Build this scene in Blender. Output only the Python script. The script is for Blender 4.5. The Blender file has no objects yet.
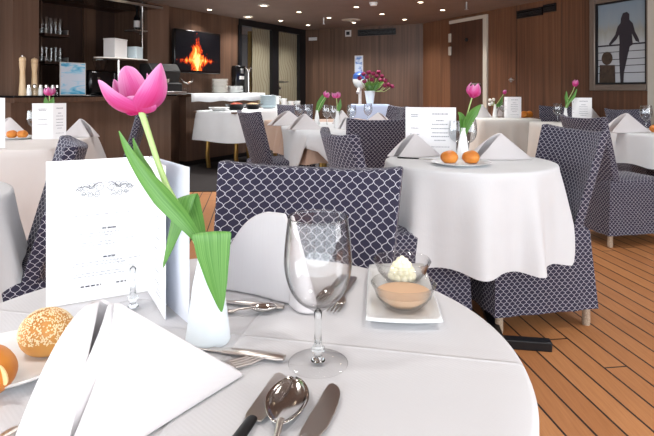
import bpy, bmesh, math, random
from mathutils import Vector, Matrix
R = random.Random(7)
C = bpy.context.scene.collection
PI = math.pi
CAM_H, F, HX, HY = 1.11, 540.0, 327.0, 90.0
CEIL = 2.3
TZ = 0.75

def at(px, py, z):
    """point of the place at height z seen at that spot of the photograph"""
    d = (CAM_H - z) * F / (py - HY)
    return Vector(((px - HX) / F * d, d, z))

def dep(px, py, d):
    return Vector(((px - HX) / F * d, d, CAM_H - (py - HY) * d / F))

# ------------------------------------------------------------------ materials
def lin(c):
    return tuple(((v / 255) / 12.92 if v / 255 <= .04045 else ((v / 255 + .055) / 1.055) ** 2.4) for v in c) + (1,)

class NT:
    def __init__(s, name):
        s.m = bpy.data.materials.new(name); s.m.use_nodes = True
        s.t = s.m.node_tree; s.b = s.t.nodes['Principled BSDF']; s.o = s.t.nodes['Material Output']
    def n(s, typ, **kw):
        nd = s.t.nodes.new(typ)
        for k, v in kw.items():
            if k.startswith('i_'): nd.inputs[k[2:]].default_value = v
            elif k.startswith('n_'): nd.inputs[int(k[2:])].default_value = v
            else: setattr(nd, k, v)
        return nd
    def l(s, a, b): s.t.links.new(a, b)
    def mth(s, op, a, b=None, clamp=False):
        nd = s.t.nodes.new('ShaderNodeMath'); nd.operation = op; nd.use_clamp = clamp
        for i, v in enumerate((a, b)):
            if v is None: continue
            if isinstance(v, (int, float)): nd.inputs[i].default_value = v
            else: s.l(v, nd.inputs[i])
        return nd.outputs[0]
    def ramp(s, fac, stops, interp='LINEAR'):
        nd = s.t.nodes.new('ShaderNodeValToRGB'); cr = nd.color_ramp; cr.interpolation = interp
        while len(cr.elements) < len(stops): cr.elements.new(.5)
        for e, (p, c) in zip(cr.elements, stops): e.position = p; e.color = lin(c) if len(c) == 3 else c
        s.l(fac, nd.inputs[0]); return nd.outputs[0]
    def noise(s, vec, scale=5, detail=3, rough=.5, dist=0):
        nd = s.n('ShaderNodeTexNoise', i_Scale=scale, i_Detail=detail, i_Roughness=rough, i_Distortion=dist)
        if vec is not None: s.l(vec, nd.inputs['Vector'])
        return nd.outputs[0]
    def coord(s, out='Object', scale=None, rot=None):
        tc = s.n('ShaderNodeTexCoord').outputs[out]
        if scale or rot:
            mp = s.n('ShaderNodeMapping')
            if scale: mp.inputs['Scale'].default_value = scale
            if rot: mp.inputs['Rotation'].default_value = rot
            s.l(tc, mp.inputs['Vector']); return mp.outputs[0]
        return tc
    def bump(s, h, strength=.3, dist=.002):
        nd = s.n('ShaderNodeBump', i_Strength=strength, i_Distance=dist)
        s.l(h, nd.inputs['Height']); s.l(nd.outputs[0], s.b.inputs['Normal'])

def pm(name, col, rough=.5, metal=0, spec=.5, emit=None, es=1, coat=0, trans=0):
    t = NT(name); b = t.b
    b.inputs['Base Color'].default_value = lin(col); b.inputs['Roughness'].default_value = rough
    b.inputs['Metallic'].default_value = metal; b.inputs['Specular IOR Level'].default_value = spec
    b.inputs['Coat Weight'].default_value = coat
    b.inputs['Transmission Weight'].default_value = trans
    if emit: b.inputs['Emission Color'].default_value = lin(emit); b.inputs['Emission Strength'].default_value = es
    return t.m

def mottled(name, c1, c2, scale=20, rough=.6, bump=0, bd=.002, coord='Object', cs=None, spec=.4):
    t = NT(name); v = t.coord(coord, cs); f = t.noise(v, scale, 4)
    t.l(t.ramp(f, [(.3, c1), (.7, c2)]), t.b.inputs['Base Color'])
    t.b.inputs['Roughness'].default_value = rough; t.b.inputs['Specular IOR Level'].default_value = spec
    if bump: t.bump(f, bump, bd)
    return t.m

def wood_mat(name, c1, c2, rot=None, rough=.38):
    t = NT(name)
    v = t.coord('Object', (22, 22, .55))
    f = t.noise(v, 1.0, 5, .6, .3)
    f2 = t.noise(t.coord('Object', (1.3, 1.3, .02)), 1.0, 2)
    fm = t.mth('ADD', t.mth('MULTIPLY', f, .65), t.mth('MULTIPLY', f2, .35))
    t.l(t.ramp(fm, [(.32, c1), (.68, c2)]), t.b.inputs['Base Color'])
    t.b.inputs['Roughness'].default_value = rough; t.b.inputs['Specular IOR Level'].default_value = .35
    return t.m

def deck_mat():
    t = NT('teak_deck')
    a = math.atan2(-.129, .992)          # planks run along the ship, a little left of the view axis
    v = t.coord('Object', None, (0, 0, a))
    sp = t.n('ShaderNodeSeparateXYZ'); t.l(v, sp.inputs[0])
    W = .098
    q = t.mth('DIVIDE', sp.outputs[0], W)
    row = t.mth('FLOOR', q); fr = t.mth('SUBTRACT', q, row)
    caulk = t.mth('LESS_THAN', fr, .085)
    off = t.mth('FRACT', t.mth('MULTIPLY', t.mth('SINE', t.mth('MULTIPLY', row, 12.9898)), 43758.5))
    yy = t.mth('ADD', t.mth('DIVIDE', sp.outputs[1], 2.4), off)
    fy = t.mth('FRACT', yy)
    butt = t.mth('LESS_THAN', fy, .0032)
    line = t.mth('MAXIMUM', caulk, butt)
    tone = t.mth('FRACT', t.mth('MULTIPLY', t.mth('SINE', t.mth('ADD', t.mth('MULTIPLY', row, 7.31), t.mth('MULTIPLY', t.mth('FLOOR', yy), 3.7))), 917.3))
    gr = t.noise(t.coord('Object', (40, 2, 1), (0, 0, a)), 3, 4)
    f = t.mth('ADD', t.mth('MULTIPLY', gr, .7), t.mth('MULTIPLY', tone, .3))
    wood = t.ramp(f, [(.2, (160, 104, 62)), (.8, (190, 132, 84))])
    mx = t.n('ShaderNodeMix', data_type='RGBA'); t.l(line, mx.inputs[0]); t.l(wood, mx.inputs[6]); mx.inputs[7].default_value = lin((38, 26, 22))
    t.l(mx.outputs[2], t.b.inputs['Base Color'])
    t.b.inputs['Roughness'].default_value = .5; t.b.inputs['Specular IOR Level'].default_value = .3
    t.bump(t.mth('SUBTRACT', 1, line), .3, .002)
    return t.m

def lattice_mat(name, dark, light, cell=.0285, lw=.034):
    """ogee lattice woven cover; UV is in metres"""
    t = NT(name)
    uv = t.coord('UV', (1 / cell, 1 / cell, 1))
    sp = t.n('ShaderNodeSeparateXYZ'); t.l(uv, sp.inputs[0])
    s = t.mth('ADD', sp.outputs[0], sp.outputs[1]); q = t.mth('SUBTRACT', sp.outputs[1], sp.outputs[0])
    def fam(a, b):
        w = t.mth('ADD', a, t.mth('MULTIPLY', t.mth('SINE', t.mth('MULTIPLY', b, 2 * PI)), -.06))
        return t.mth('ABSOLUTE', t.mth('SUBTRACT', t.mth('FRACT', w), .5))
    m = t.mth('MAXIMUM', fam(s, q), fam(q, s))                    # .5 at a line
    e = t.mth('SUBTRACT', .5, m)
    line = t.mth('SUBTRACT', 1, t.mth('DIVIDE', t.mth('SUBTRACT', e, lw * .6), lw * .8, True), True)
    wv = t.noise(t.coord('UV', (900, 900, 1)), 1, 1)
    mx = t.n('ShaderNodeMix', data_type='RGBA'); t.l(line, mx.inputs[0])
    t.l(t.ramp(wv, [(.3, dark), (.7, tuple(min(255, int(c * 1.25)) for c in dark))]), mx.inputs[6])
    mx.inputs[7].default_value = lin(light)
    t.l(mx.outputs[2], t.b.inputs['Base Color']); t.b.inputs['Roughness'].default_value = .8
    t.b.inputs['Specular IOR Level'].default_value = .15; t.b.inputs['Sheen Weight'].default_value = .1
    t.bump(line, .3, .001)
    return t.m

def cloth_mat(name, c, crease=None, weave=900, sheen=.1, wr=.25, transl=0):
    t = NT(name); b = t.b
    v = t.coord('Object')
    f = t.noise(v, 3.5, 3)
    t.l(t.ramp(f, [(.3, tuple(int(x * .97) for x in c)), (.7, c)]), b.inputs['Base Color'])
    b.inputs['Roughness'].default_value = .75; b.inputs['Specular IOR Level'].default_value = .2
    b.inputs['Sheen Weight'].default_value = sheen
    if transl:
        tl_ = t.n('ShaderNodeBsdfTranslucent'); tl_.inputs[0].default_value = lin(c); ms = t.n('ShaderNodeMixShader'); ms.inputs[0].default_value = transl
        t.l(b.outputs[0], ms.inputs[1]); t.l(tl_.outputs[0], ms.inputs[2]); t.l(ms.outputs[0], t.o.inputs['Surface'])
    sp = t.n('ShaderNodeSeparateXYZ'); t.l(v, sp.inputs[0])
    wv = t.mth('MULTIPLY', t.mth('SINE', t.mth('MULTIPLY', sp.outputs[0], weave)), t.mth('SINE', t.mth('MULTIPLY', sp.outputs[1], weave)))
    h = t.mth('ADD', t.mth('MULTIPLY', wv, .04), t.mth('MULTIPLY', t.noise(v, 9, 3, .5, .6), wr * 4))
    if crease:
        for (x0, y0, nx, ny) in crease:
            ds = t.mth('ADD', t.mth('MULTIPLY', t.mth('SUBTRACT', sp.outputs[0], x0), nx), t.mth('MULTIPLY', t.mth('SUBTRACT', sp.outputs[1], y0), ny))
            k = t.mth('SUBTRACT', 1, t.mth('DIVIDE', t.mth('ABSOLUTE', ds), .0045), True)
            h = t.mth('ADD', h, t.mth('MULTIPLY', k, .9))
            k2 = t.mth('SUBTRACT', 1, t.mth('DIVIDE', t.mth('ABSOLUTE', ds), .03), True)
            h = t.mth('ADD', h, t.mth('MULTIPLY', k2, .5))
    t.bump(h, .55, .003)
    return t.m

def thin_glass(name, tint=(246, 249, 250), edge=.35, rough=.0, pw=4.0, dk=.6, base=.045):
    """thin clear glass: see-through straight on, mirror-like and slightly grey towards grazing view"""
    t = NT(name); t.t.nodes.remove(t.b)
    tr = t.n('ShaderNodeBsdfTransparent'); gl = t.n('ShaderNodeBsdfGlossy', i_Roughness=rough)
    lw = t.n('ShaderNodeLayerWeight', i_Blend=.5)
    t.l(t.ramp(lw.outputs['Facing'], [(0, tint), (.55, tuple(int(c * .99) for c in tint)), (.97, tuple(int(c * dk) for c in tint))]), tr.inputs['Color'])
    fac = t.mth('ADD', t.mth('MULTIPLY', t.mth('POWER', lw.outputs['Facing'], pw), .7), base, True)
    mx = t.n('ShaderNodeMixShader'); t.l(fac, mx.inputs[0]); t.l(tr.outputs[0], mx.inputs[1]); t.l(gl.outputs[0], mx.inputs[2])
    t.l(mx.outputs[0], t.o.inputs['Surface'])
    return t.m

M = {}
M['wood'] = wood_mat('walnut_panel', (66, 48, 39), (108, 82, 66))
M['wood_warm'] = wood_mat('walnut_panel_warm', (74, 48, 35), (124, 86, 62))
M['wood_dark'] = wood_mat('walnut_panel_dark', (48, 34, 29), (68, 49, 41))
M['wood_mid'] = wood_mat('walnut_bar', (94, 73, 61), (122, 97, 82))
M['ceiling'] = mottled('ceiling_paint', (118, 103, 95), (126, 110, 102), 3, .6)
M['deck'] = deck_mat()
M['carpet'] = mottled('dark_carpet', (30, 25, 25), (44, 38, 37), 120, .95, .3, .004)
M['black'] = pm('black_metal', (22, 22, 25), .4, .3)
M['black_dull'] = pm('black_dull', (14, 14, 15), .6)
M['black_gloss'] = pm('black_gloss', (14, 14, 16), .15)
M['steel'] = pm('polished_steel', (205, 200, 195), .13, 1)
M['brushed'] = pm('brushed_steel', (190, 190, 190), .3, 1)
M['cutlery'] = pm('cutlery_steel', (206, 198, 192), .3, 1)
M['gold'] = pm('brass', (150, 118, 62), .35, .8)
M['white'] = pm('white_porcelain', (236, 238, 238), .18, 0, .5, coat=.3)
M['white_matt'] = pm('white_matt', (222, 220, 214), .5)
M['vase'] = pm('frosted_vase', (226, 234, 238), .35)
M['paper'] = pm('menu_paper', (250, 250, 252), .6, 0, .2)
M['paper_shaded'] = pm('menu_paper_shaded', (232, 236, 246), .6, 0, .2)  # same menu paper, with the back page's shade put into its colour
M['ink'] = pm('grey_ink', (92, 92, 100), .8, 0, .1)
M['ink_faint'] = pm('faint_ink', (158, 160, 168), .8, 0, .1)
M['cover'] = lattice_mat('lattice_cover', (44, 42, 58), (204, 202, 210))
M['cloth'] = cloth_mat('white_linen', (216, 218, 221))
nA = Vector((.284, -.062)).normalized(); 
M['cloth_near'] = cloth_mat('white_linen_creased', (214, 213, 215), [(-.1127, .79, -nA.y, nA.x), (-.133, .756, nA.x, nA.y)], wr=.12)
M['cloth_tan'] = cloth_mat('tan_linen', (176, 150, 134))
M['cloth_grey'] = cloth_mat('grey_linen', (216, 215, 211))
M['cloth_pink'] = cloth_mat('pale_rose_linen', (222, 216, 213))
M['cloth_blue'] = cloth_mat('blue_grey_linen', (156, 170, 196))
M['napkin'] = cloth_mat('napkin_linen', (226, 222, 223), weave=1500, wr=.05, transl=.14)
M['glass'] = thin_glass('clear_glass', (254, 254, 254))
M['glass_far'] = thin_glass('table_glass', (236, 239, 241), 1, .02, 2.2, .55, .16)
M['bowl_glass'] = thin_glass('bowl_glass', (254, 254, 254), 1, 0, 3.0, .82)
M['clear2'] = thin_glass('very_clear_glass', (254, 254, 254), 1, 0, 9.0, .97, .02)
M['rattan'] = mottled('rattan', (150, 128, 108), (190, 172, 150), 160, .7, .4)
M['bread'] = mottled('bread_crust', (190, 104, 34), (222, 146, 62), 14, .4, .2)
M['bread_gold'] = mottled('golden_crust', (188, 122, 50), (214, 158, 84), 14, .45, .2)
M['bread_pale'] = pm('bread_crumb', (240, 206, 150), .7)
M['sesame'] = pm('sesame', (240, 222, 180), .6)
M['butter'] = pm('butter', (250, 244, 214), .45)
M['spread'] = pm('beige_spread', (226, 188, 152), .35)
M['red_food'] = mottled('red_salad', (180, 70, 30), (120, 40, 24), 60, .4)
M['tan_food'] = mottled('brown_salad', (150, 110, 70), (190, 160, 120), 60, .5)
def petal_mat(name, c_in, c_mid, c_edge):
    t = NT(name); uv = t.coord('UV'); sp = t.n('ShaderNodeSeparateXYZ'); t.l(uv, sp.inputs[0])
    e = t.mth('ABSOLUTE', t.mth('SUBTRACT', t.mth('MULTIPLY', sp.outputs[0], 2), 1))
    st = t.noise(t.coord('UV', (26, 1.4, 1)), 1, 3)
    f = t.mth('ADD', t.mth('ADD', t.mth('MULTIPLY', sp.outputs[1], .5), t.mth('MULTIPLY', e, .28)), t.mth('MULTIPLY', st, .3))
    t.l(t.ramp(f, [(.2, c_in), (.55, c_mid), (.95, c_edge)]), t.b.inputs['Base Color'])
    t.b.inputs['Roughness'].default_value = .5; t.b.inputs['Specular IOR Level'].default_value = .25
    t.b.inputs['Subsurface Weight'].default_value = 0
    return t.m
M['petal'] = petal_mat('pink_petal', (186, 20, 92), (192, 74, 138), (222, 164, 202))
M['petal_dark'] = petal_mat('magenta_petal', (84, 12, 44), (118, 28, 66), (150, 60, 98))
def leaf_mat():
    t = NT('tulip_leaf'); st = t.noise(t.coord('UV', (30, 1, 1)), 1, 2)
    t.l(t.ramp(st, [(.3, (60, 114, 40)), (.7, (108, 156, 74))]), t.b.inputs['Base Color'])
    t.b.inputs['Roughness'].default_value = .42
    return t.m
M['leaf'] = leaf_mat()
M['stem'] = pm('tulip_stem', (172, 200, 128), .45)
M['lamp'] = pm('downlight', (255, 244, 225), .5, emit=(255, 236, 205), es=9)
M['pale_trim'] = pm('pale_trim', (190, 184, 172), .5)
M['frame_metal'] = pm('pewter_frame', (128, 116, 106), .35, .5)
M['mill_wood'] = mottled('mill_wood', (200, 170, 130), (226, 200, 165), 30, .4, cs=(1, 1, .2))
M['bluebowl'] = pm('pale_blue_china', (186, 200, 206), .3)
M['silver_white'] = pm('light_grey_box', (206, 204, 204), .5)

# ------------------------------------------------------------------ mesh helpers
def box(bm, x0, x1, y0, y1, z0, z1, mat=None):
    vs = [Vector((x, y, z)) for z in (z0, z1) for y in (y0, y1) for x in (x0, x1)]
    if mat: vs = [mat @ v for v in vs]
    v = [bm.verts.new(p) for p in vs]
    for f in ((0, 2, 3, 1), (4, 5, 7, 6), (0, 1, 5, 4), (2, 6, 7, 3), (0, 4, 6, 2), (1, 3, 7, 5)):
        bm.faces.new([v[i] for i in f])
    return bm

def lathe(bm, prof, seg=32, cx=0, cy=0, z0=0, sx=1, sy=1, cap0=True, cap1=True):
    rings = []
    for r, z in prof:
        rings.append([bm.verts.new((cx + sx * r * math.cos(2 * PI * k / seg), cy + sy * r * math.sin(2 * PI * k / seg), z0 + z)) for k in range(seg)])
    for a, b in zip(rings, rings[1:]):
        for k in range(seg):
            bm.faces.new((a[k], a[(k + 1) % seg], b[(k + 1) % seg], b[k]))
    if cap0 and prof[0][0] > 1e-6: bm.faces.new(list(reversed(rings[0])))
    if cap1 and prof[-1][0] > 1e-6: bm.faces.new(rings[-1])
    return bm

def tube(bm, pts, r, seg=8, radii=None, flat=1.0):
    pts = [Vector(p) for p in pts]; rings = []
    up0 = Vector((0, 0, 1))
    for i, p in enumerate(pts):
        d = (pts[min(i + 1, len(pts) - 1)] - pts[max(i - 1, 0)]).normalized()
        up = up0 if abs(d.z) < .95 else Vector((0, 1, 0))
        a = d.cross(up).normalized(); b = a.cross(d).normalized()
        rr = radii[i] if radii else r
        rings.append([bm.verts.new(p + a * (rr * math.cos(2 * PI * k / seg)) + b * (rr * flat * math.sin(2 * PI * k / seg))) for k in range(seg)])
    for a, b in zip(rings, rings[1:]):
        for k in range(seg): bm.faces.new((a[k], a[(k + 1) % seg], b[(k + 1) % seg], b[k]))
    bm.faces.new(list(reversed(rings[0]))); bm.faces.new(rings[-1])
    return bm

def grid(bm, rows, uvs=None, closed=False):
    vr = [[bm.verts.new(p) for p in r] for r in rows]
    lay = bm.loops.layers.uv.verify() if uvs else None
    m = len(vr[0])
    for i in range(len(vr) - 1):
        for j in range(m if closed else m - 1):
            k = (j + 1) % m
            f = bm.faces.new((vr[i][j], vr[i][k], vr[i + 1][k], vr[i + 1][j]))
            if uvs:
                for lp, (a, b) in zip(f.loops, ((i, j), (i, j + 1), (i + 1, j + 1), (i + 1, j))): lp[lay].uv = uvs[a][b]
    return vr

def prism(bm, pts, z0, z1, mat=None):
    def P(x, y, z):
        v = Vector((x, y, z)); return mat @ v if mat else v
    a = [bm.verts.new(P(x, y, z0)) for x, y in pts]; b = [bm.verts.new(P(x, y, z1)) for x, y in pts]
    n = len(pts)
    bm.faces.new(list(reversed(a))); bm.faces.new(b)
    for k in range(n): bm.faces.new((a[k], a[(k + 1) % n], b[(k + 1) % n], b[k]))
    return bm

def box_uv(bm):
    lay = bm.loops.layers.uv.verify(); bm.normal_update()
    for f in bm.faces:
        n = f.normal
        if abs(n.z) > .75: fu = lambda c: (c.x, c.y)
        elif abs(n.x) > abs(n.y): fu = lambda c: (c.y, c.z)
        else: fu = lambda c: (c.x, c.z)
        for lp in f.loops: lp[lay].uv = fu(lp.vert.co)

NB = lambda: bmesh.new()
def obj(name, bm, mat, parent=None, smooth=True, angle=40, bev=0, sub=0, solid=0, keepn=False, seg=2):
    if not keepn: bmesh.ops.recalc_face_normals(bm, faces=bm.faces)
    me = bpy.data.meshes.new(name); bm.to_mesh(me); bm.free()
    o = bpy.data.objects.new(name, me); C.objects.link(o)
    me.materials.append(mat if not isinstance(mat, str) else M[mat])
    if smooth:
        me.polygons.foreach_set('use_smooth', [True] * len(me.polygons))
        try: me.set_sharp_from_angle(angle=math.radians(angle))
        except Exception: pass
    if solid:
        m = o.modifiers.new('thick', 'SOLIDIFY'); m.thickness = solid; m.offset = 0
    if bev:
        m = o.modifiers.new('bevel', 'BEVEL'); m.width = bev; m.segments = seg; m.limit_method = 'ANGLE'
    if sub:
        m = o.modifiers.new('sub', 'SUBSURF'); m.levels = m.render_levels = sub
    if parent: o.parent = parent
    return o

def tag(o, label, cat, group=None):
    o['label'] = label; o['category'] = cat
    if group: o['group'] = group
    return o

def thing(name, label, cat, loc=(0, 0, 0), rz=0, group=None):
    o = bpy.data.objects.new(name, None); C.objects.link(o); o.empty_display_size = .05
    o.location = loc; o.rotation_euler = (0, 0, rz)
    return tag(o, label, cat, group)

def struct(name, bm, mat, **kw):
    o = obj(name, bm, mat, **kw); o['kind'] = 'structure'; return o

def kids(o): return [c for c in bpy.data.objects if c.parent is o]
def dup(src, loc, rz, label, group=None, scale=None):
    r = src.copy(); C.objects.link(r); r.location = loc; r.rotation_euler = (0, 0, rz); r['label'] = label
    if group: r['group'] = group
    if scale: r.scale = scale
    for ch in kids(src):
        c = ch.copy(); C.objects.link(c); c.parent = r
        for g in kids(ch):
            d = g.copy(); C.objects.link(d); d.parent = c
    return r
SKY, E_REAR, E_LEFT, E_RIGHT, E_SPOT, EXPO = 1.6, 150, 130, 100, 60, 0.47
E_NEAR = 32
# ================================================================== THE ROOM
def V2(px, d): return Vector(((px - HX) / F * d, d))
LP = Vector((-2.267, 7.65)); LU = Vector((.509, .861)).normalized(); LN = Vector((LU.y, -LU.x))   # bar wall, LN into the room
RP = Vector((1.717, 9.66)); RU = Vector((.418, -.908)).normalized(); RN = Vector((RU.y, -RU.x)) # right wall
if RN.x > 0: RN = -RN
def along(P, U, px, off=0, N=Vector((0, 0))):
    k = (px - HX) / F; Q = P + N * off
    return (k * Q.y - Q.x) / (U.x - k * U.y)
def sL(px, off=0): return along(LP, LU, px, off, LN)
def sR(px, off=0): return along(RP, RU, px, off, RN)
def frame(P, U, N):
    m = Matrix.Identity(4)
    m[0][0], m[1][0] = U.x, U.y; m[0][1], m[1][1] = N.x, N.y; m[0][3], m[1][3] = P.x, P.y
    return m
ML = frame(LP, LU, LN); MR = frame(RP, RU, RN)
def zL(px, py, off=0):
    s = sL(px, off); y = (LP + LU * s + LN * off).y
    return CAM_H - (py - HY) * y / F
def zR(px, py, off=0):
    s = sR(px, off); y = (RP + RU * s + RN * off).y
    return CAM_H - (py - HY) * y / F

struct('floor', box(NB(), -7, 6, -2, 13, -.05, 0), 'deck', smooth=False)
cp = [LP + LU * sL(-60) + LN * .07, LP + LU * sL(304) + LN * .02, (V2(345, 9.9)), V2(330, 5.95), V2(140, 5.85), V2(-60, 5.1)]
tag(obj('carpet', prism(NB(), [tuple(p) for p in cp], .0, .008), 'carpet', smooth=False), 'dark brown carpet laid on the floor in front of the bar and buffet', 'carpet')
struct('ceiling', box(NB(), -7, 6, -1.7, 13, CEIL, CEIL + .1), 'ceiling', smooth=False)

# ---- left wall: dark opening, pillar, bar niche, TV wall, glass door
def lbox(px0, px1, o0, o1, z0, z1, bm=None, M_=None, s=sL):
    bm = bm or NB(); return box(bm, s(px0), s(px1), o0, o1, z0, z1, M_ or ML)
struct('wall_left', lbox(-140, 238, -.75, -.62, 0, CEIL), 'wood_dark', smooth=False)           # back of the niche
struct('wall_left_panel', lbox(145, 238.5, -.62, 0, 0, CEIL), 'wood', smooth=False)
struct('trim_1', lbox(11.5, 38, -.62, .02, 0, CEIL), 'wood_mid', smooth=False)                  # pillar left of the niche
struct('trim_2', lbox(145, 166.5, -.02, .05, 0, CEIL), 'wood_mid', smooth=False)                # pillar right of the niche
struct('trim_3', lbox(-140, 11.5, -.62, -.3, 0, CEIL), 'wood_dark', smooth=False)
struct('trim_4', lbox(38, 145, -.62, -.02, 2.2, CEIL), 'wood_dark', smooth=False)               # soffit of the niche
struct('trim_5', box(NB(), sL(113), sL(124.5), -.62, -.58, 1.05, 2.2, ML), 'wood', smooth=False)
struct('trim_6', box(NB(), sL(66), sL(67.5), -.62, -.5, 1.05, 2.2, ML), 'wood', smooth=False)

# glass door in the left wall
bm = NB(); sA, sB, sC, sD, sE = sL(238.5), sL(271.5), sL(277.5), sL(298.5), sL(304.5)
ht = zL(270, 30)
box(bm, sA, sE, -.1, .03, ht, CEIL, ML); box(bm, sB, sC, -.1, .03, 0, ht, ML); box(bm, sD, sE + .02, -.1, .03, 0, ht, ML)
box(bm, sA - .02, sA + .05, -.1, .03, 0, ht, ML); box(bm, sA, sE, -.1, .03, 0, .12, ML)
dr = struct('door_1', bm, 'black', smooth=False)
t = NT('etched_glass'); t.t.nodes.remove(t.b)
v = t.coord('Object', (1.6, 1.6, 1.3)); wv = t.n('ShaderNodeTexWave', wave_type='RINGS', i_Scale=1.6, i_Distortion=5, i_Detail=1.5); t.l(v, wv.inputs[0])
pat = t.mth('LESS_THAN', t.mth('ABSOLUTE', t.mth('SUBTRACT', wv.outputs[1], .5)), .13)
df = t.n('ShaderNodeBsdfPrincipled', i_Roughness=.25); df.inputs['Base Color'].default_value = lin((128, 122, 104))
t.l(t.ramp(pat, [(0, (138, 132, 112)), (1, (112, 104, 86))]), df.inputs['Base Color'])
t.l(df.outputs[0], t.o.inputs['Surface']); M['etched'] = t.m
obj('glass_pane', box(NB(), sL(254), sB, -.05, -.04, .12, ht, ML), 'etched', dr, smooth=False)
obj('glass_pane', box(NB(), sA + .05, sL(254), -.05, -.04, .12, ht, ML), 'glass', dr, smooth=False)
obj('glass_pane', box(NB(), sC, sD, -.05, -.04, .12, ht, ML), 'etched', dr, smooth=False)
hz = zL(282, 82)
obj('door_handle', tube(tube(NB(), [ML @ Vector((sC + .06, 0, hz)), ML @ Vector((sC + .06, .09, hz)), ML @ Vector((sC + .2, .09, hz))], .014), [ML @ Vector((sC + .06, 0, hz - .12)), ML @ Vector((sC + .06, .035, hz - .12))], .025), 'brushed', dr)
# vestibule seen through the clear pane
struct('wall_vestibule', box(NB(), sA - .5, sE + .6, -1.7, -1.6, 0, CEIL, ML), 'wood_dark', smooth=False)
gp = thing('brass_column', 'gold column standing behind the clear glass of the door', 'column', (*(LP + LU * sL(250.5, -.5) + LN * -.5), 0))
obj('shaft', lathe(NB(), [(.055, 0), (.055, 2.2)], 20), 'gold', gp); obj('plinth', lathe(NB(), [(.08, 0), (.08, .1), (.06, .12)], 20), 'gold', gp)

# ---- back wall
BA = LP + LU * sL(304.3); BB = RP.copy(); BU = (BB - BA).normalized(); BN = Vector((BU.y, -BU.x))
if BN.y > 0: BN = -BN
MB = frame(BA, BU, BN); BL = (BB - BA).length
def sB_(px): return along(BA, BU, px)
def zB(px, py):
    y = (BA + BU * sB_(px)).y; return CAM_H - (py - HY) * y / F
struct('wall_back', box(NB(), -.05, BL + .05, -.1, 0, 0, CEIL, MB), 'wood', smooth=False)
# ---- right wall
struct('wall_right', box(NB(), -.08, 12.2, -.1, 0, 0, CEIL, MR), 'wood_warm', smooth=False)
for i, px in enumerate((440.5, 516.5, 561.5)):
    struct('trim_%d' % (7 + i), box(NB(), sR(px) - .004, sR(px) + .004, -.01, .004, 0, CEIL, MR), 'wood', smooth=False)
struct('trim_10', box(NB(), sR(651.5), sR(651.5) + .2, -.02, .065, 0, CEIL, MR), 'pale_trim', smooth=False)
M['wood_door'] = wood_mat('walnut_door', (62, 42, 33), (84, 57, 44))
d0, d1 = sR(450.5), sR(485); dt = min(CEIL - .1, zR(470, 18.5))
d2 = struct('door_2', box(NB(), d0, d1, -.02, .006, 0, dt, MR), 'wood_door', smooth=False)
bm = NB(); box(bm, d1 - .015, d1 + .07, -.02, .03, 0, dt + .05, MR); box(bm, d0, d1, -.02, .03, dt, dt + .05, MR)
obj('door_frame', bm, 'pale_trim', d2, smooth=False)
for z in (zR(451, 38), zR(451, 51)):
    obj('hinge', box(NB(), d0 - .02, d0 + .03, 0, .03, z - .07, z + .07, MR), 'pale_trim', d2, smooth=False)
obj('door_lock', lathe(NB(), [(.03, 0), (.03, .02), (.018, .03)], 16), 'black', d2).matrix_world = MR @ Matrix.Translation(((d0 + d1) / 2, .006, zR(466, 40))) @ Matrix.Rotation(-PI / 2, 4, 'X')
obj('door_handle', tube(NB(), [MR @ Vector((d1 - .1, 0, zR(482, 84))), MR @ Vector((d1 - .1, .06, zR(482, 84))), MR @ Vector((d1 - .24, .06, zR(482, 84)))], .014), 'brushed', d2)
hp = MR @ Vector((sR(511), 0, zR(511, 80)))
lc = thing('cupboard_latch', 'small steel latch set in the wood panelling right of the white edged door', 'latch', hp)
rn = Vector((RN.x, RN.y, 0)); ru = Vector((RU.x, RU.y, 0))
obj('latch_bar', tube(NB(), [rn * .0, rn * .035, rn * .035 + ru * .09], .01), 'brushed', lc)
obj('latch_plate', tube(NB(), [rn * 0, rn * .006], .03, 16), 'brushed', lc)

# ---- ceiling vents on walls
def vent(mat4, s0, s1, z0, z1, n, label):
    o = thing('air_vent', label, 'vent', mat4 @ Vector(((s0 + s1) / 2, 0, (z0 + z1) / 2)))
    L = Matrix.Translation(-o.location) @ mat4
    obj('vent_frame', box(box(box(box(NB(), s0, s1, 0, .02, z1 - .02, z1, L), s0, s1, 0, .02, z0, z0 + .02, L), s0, s0 + .02, 0, .02, z0, z1, L), s1 - .02, s1, 0, .02, z0, z1, L), 'black', o, smooth=False)
    obj('vent_backing', box(NB(), s0, s1, 0, .004, z0, z1, L), 'black_gloss', o, smooth=False)
    for k in range(n):
        z = z0 + .03 + (z1 - z0 - .06) * (k + .5) / n
        obj('slat', box(NB(), s0 + .02, s1 - .02, .002, .016, z - .008, z + .004, L), 'black', o, smooth=False)
vent(MB, sB_(358), sB_(396), zB(377, 35.5), zB(377, 29), 4, 'long dark air vent high on the back wall')
vent(MR, sR(517.5), sR(543), zR(530, 17), zR(530, 9), 4, 'dark slatted air vent high on the right wall near the ceiling, longer left one')
vent(MR, sR(544), sR(556.5), zR(550, 12), zR(550, 4), 4, 'short dark air vent on the right wall just left of the picture')

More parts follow.
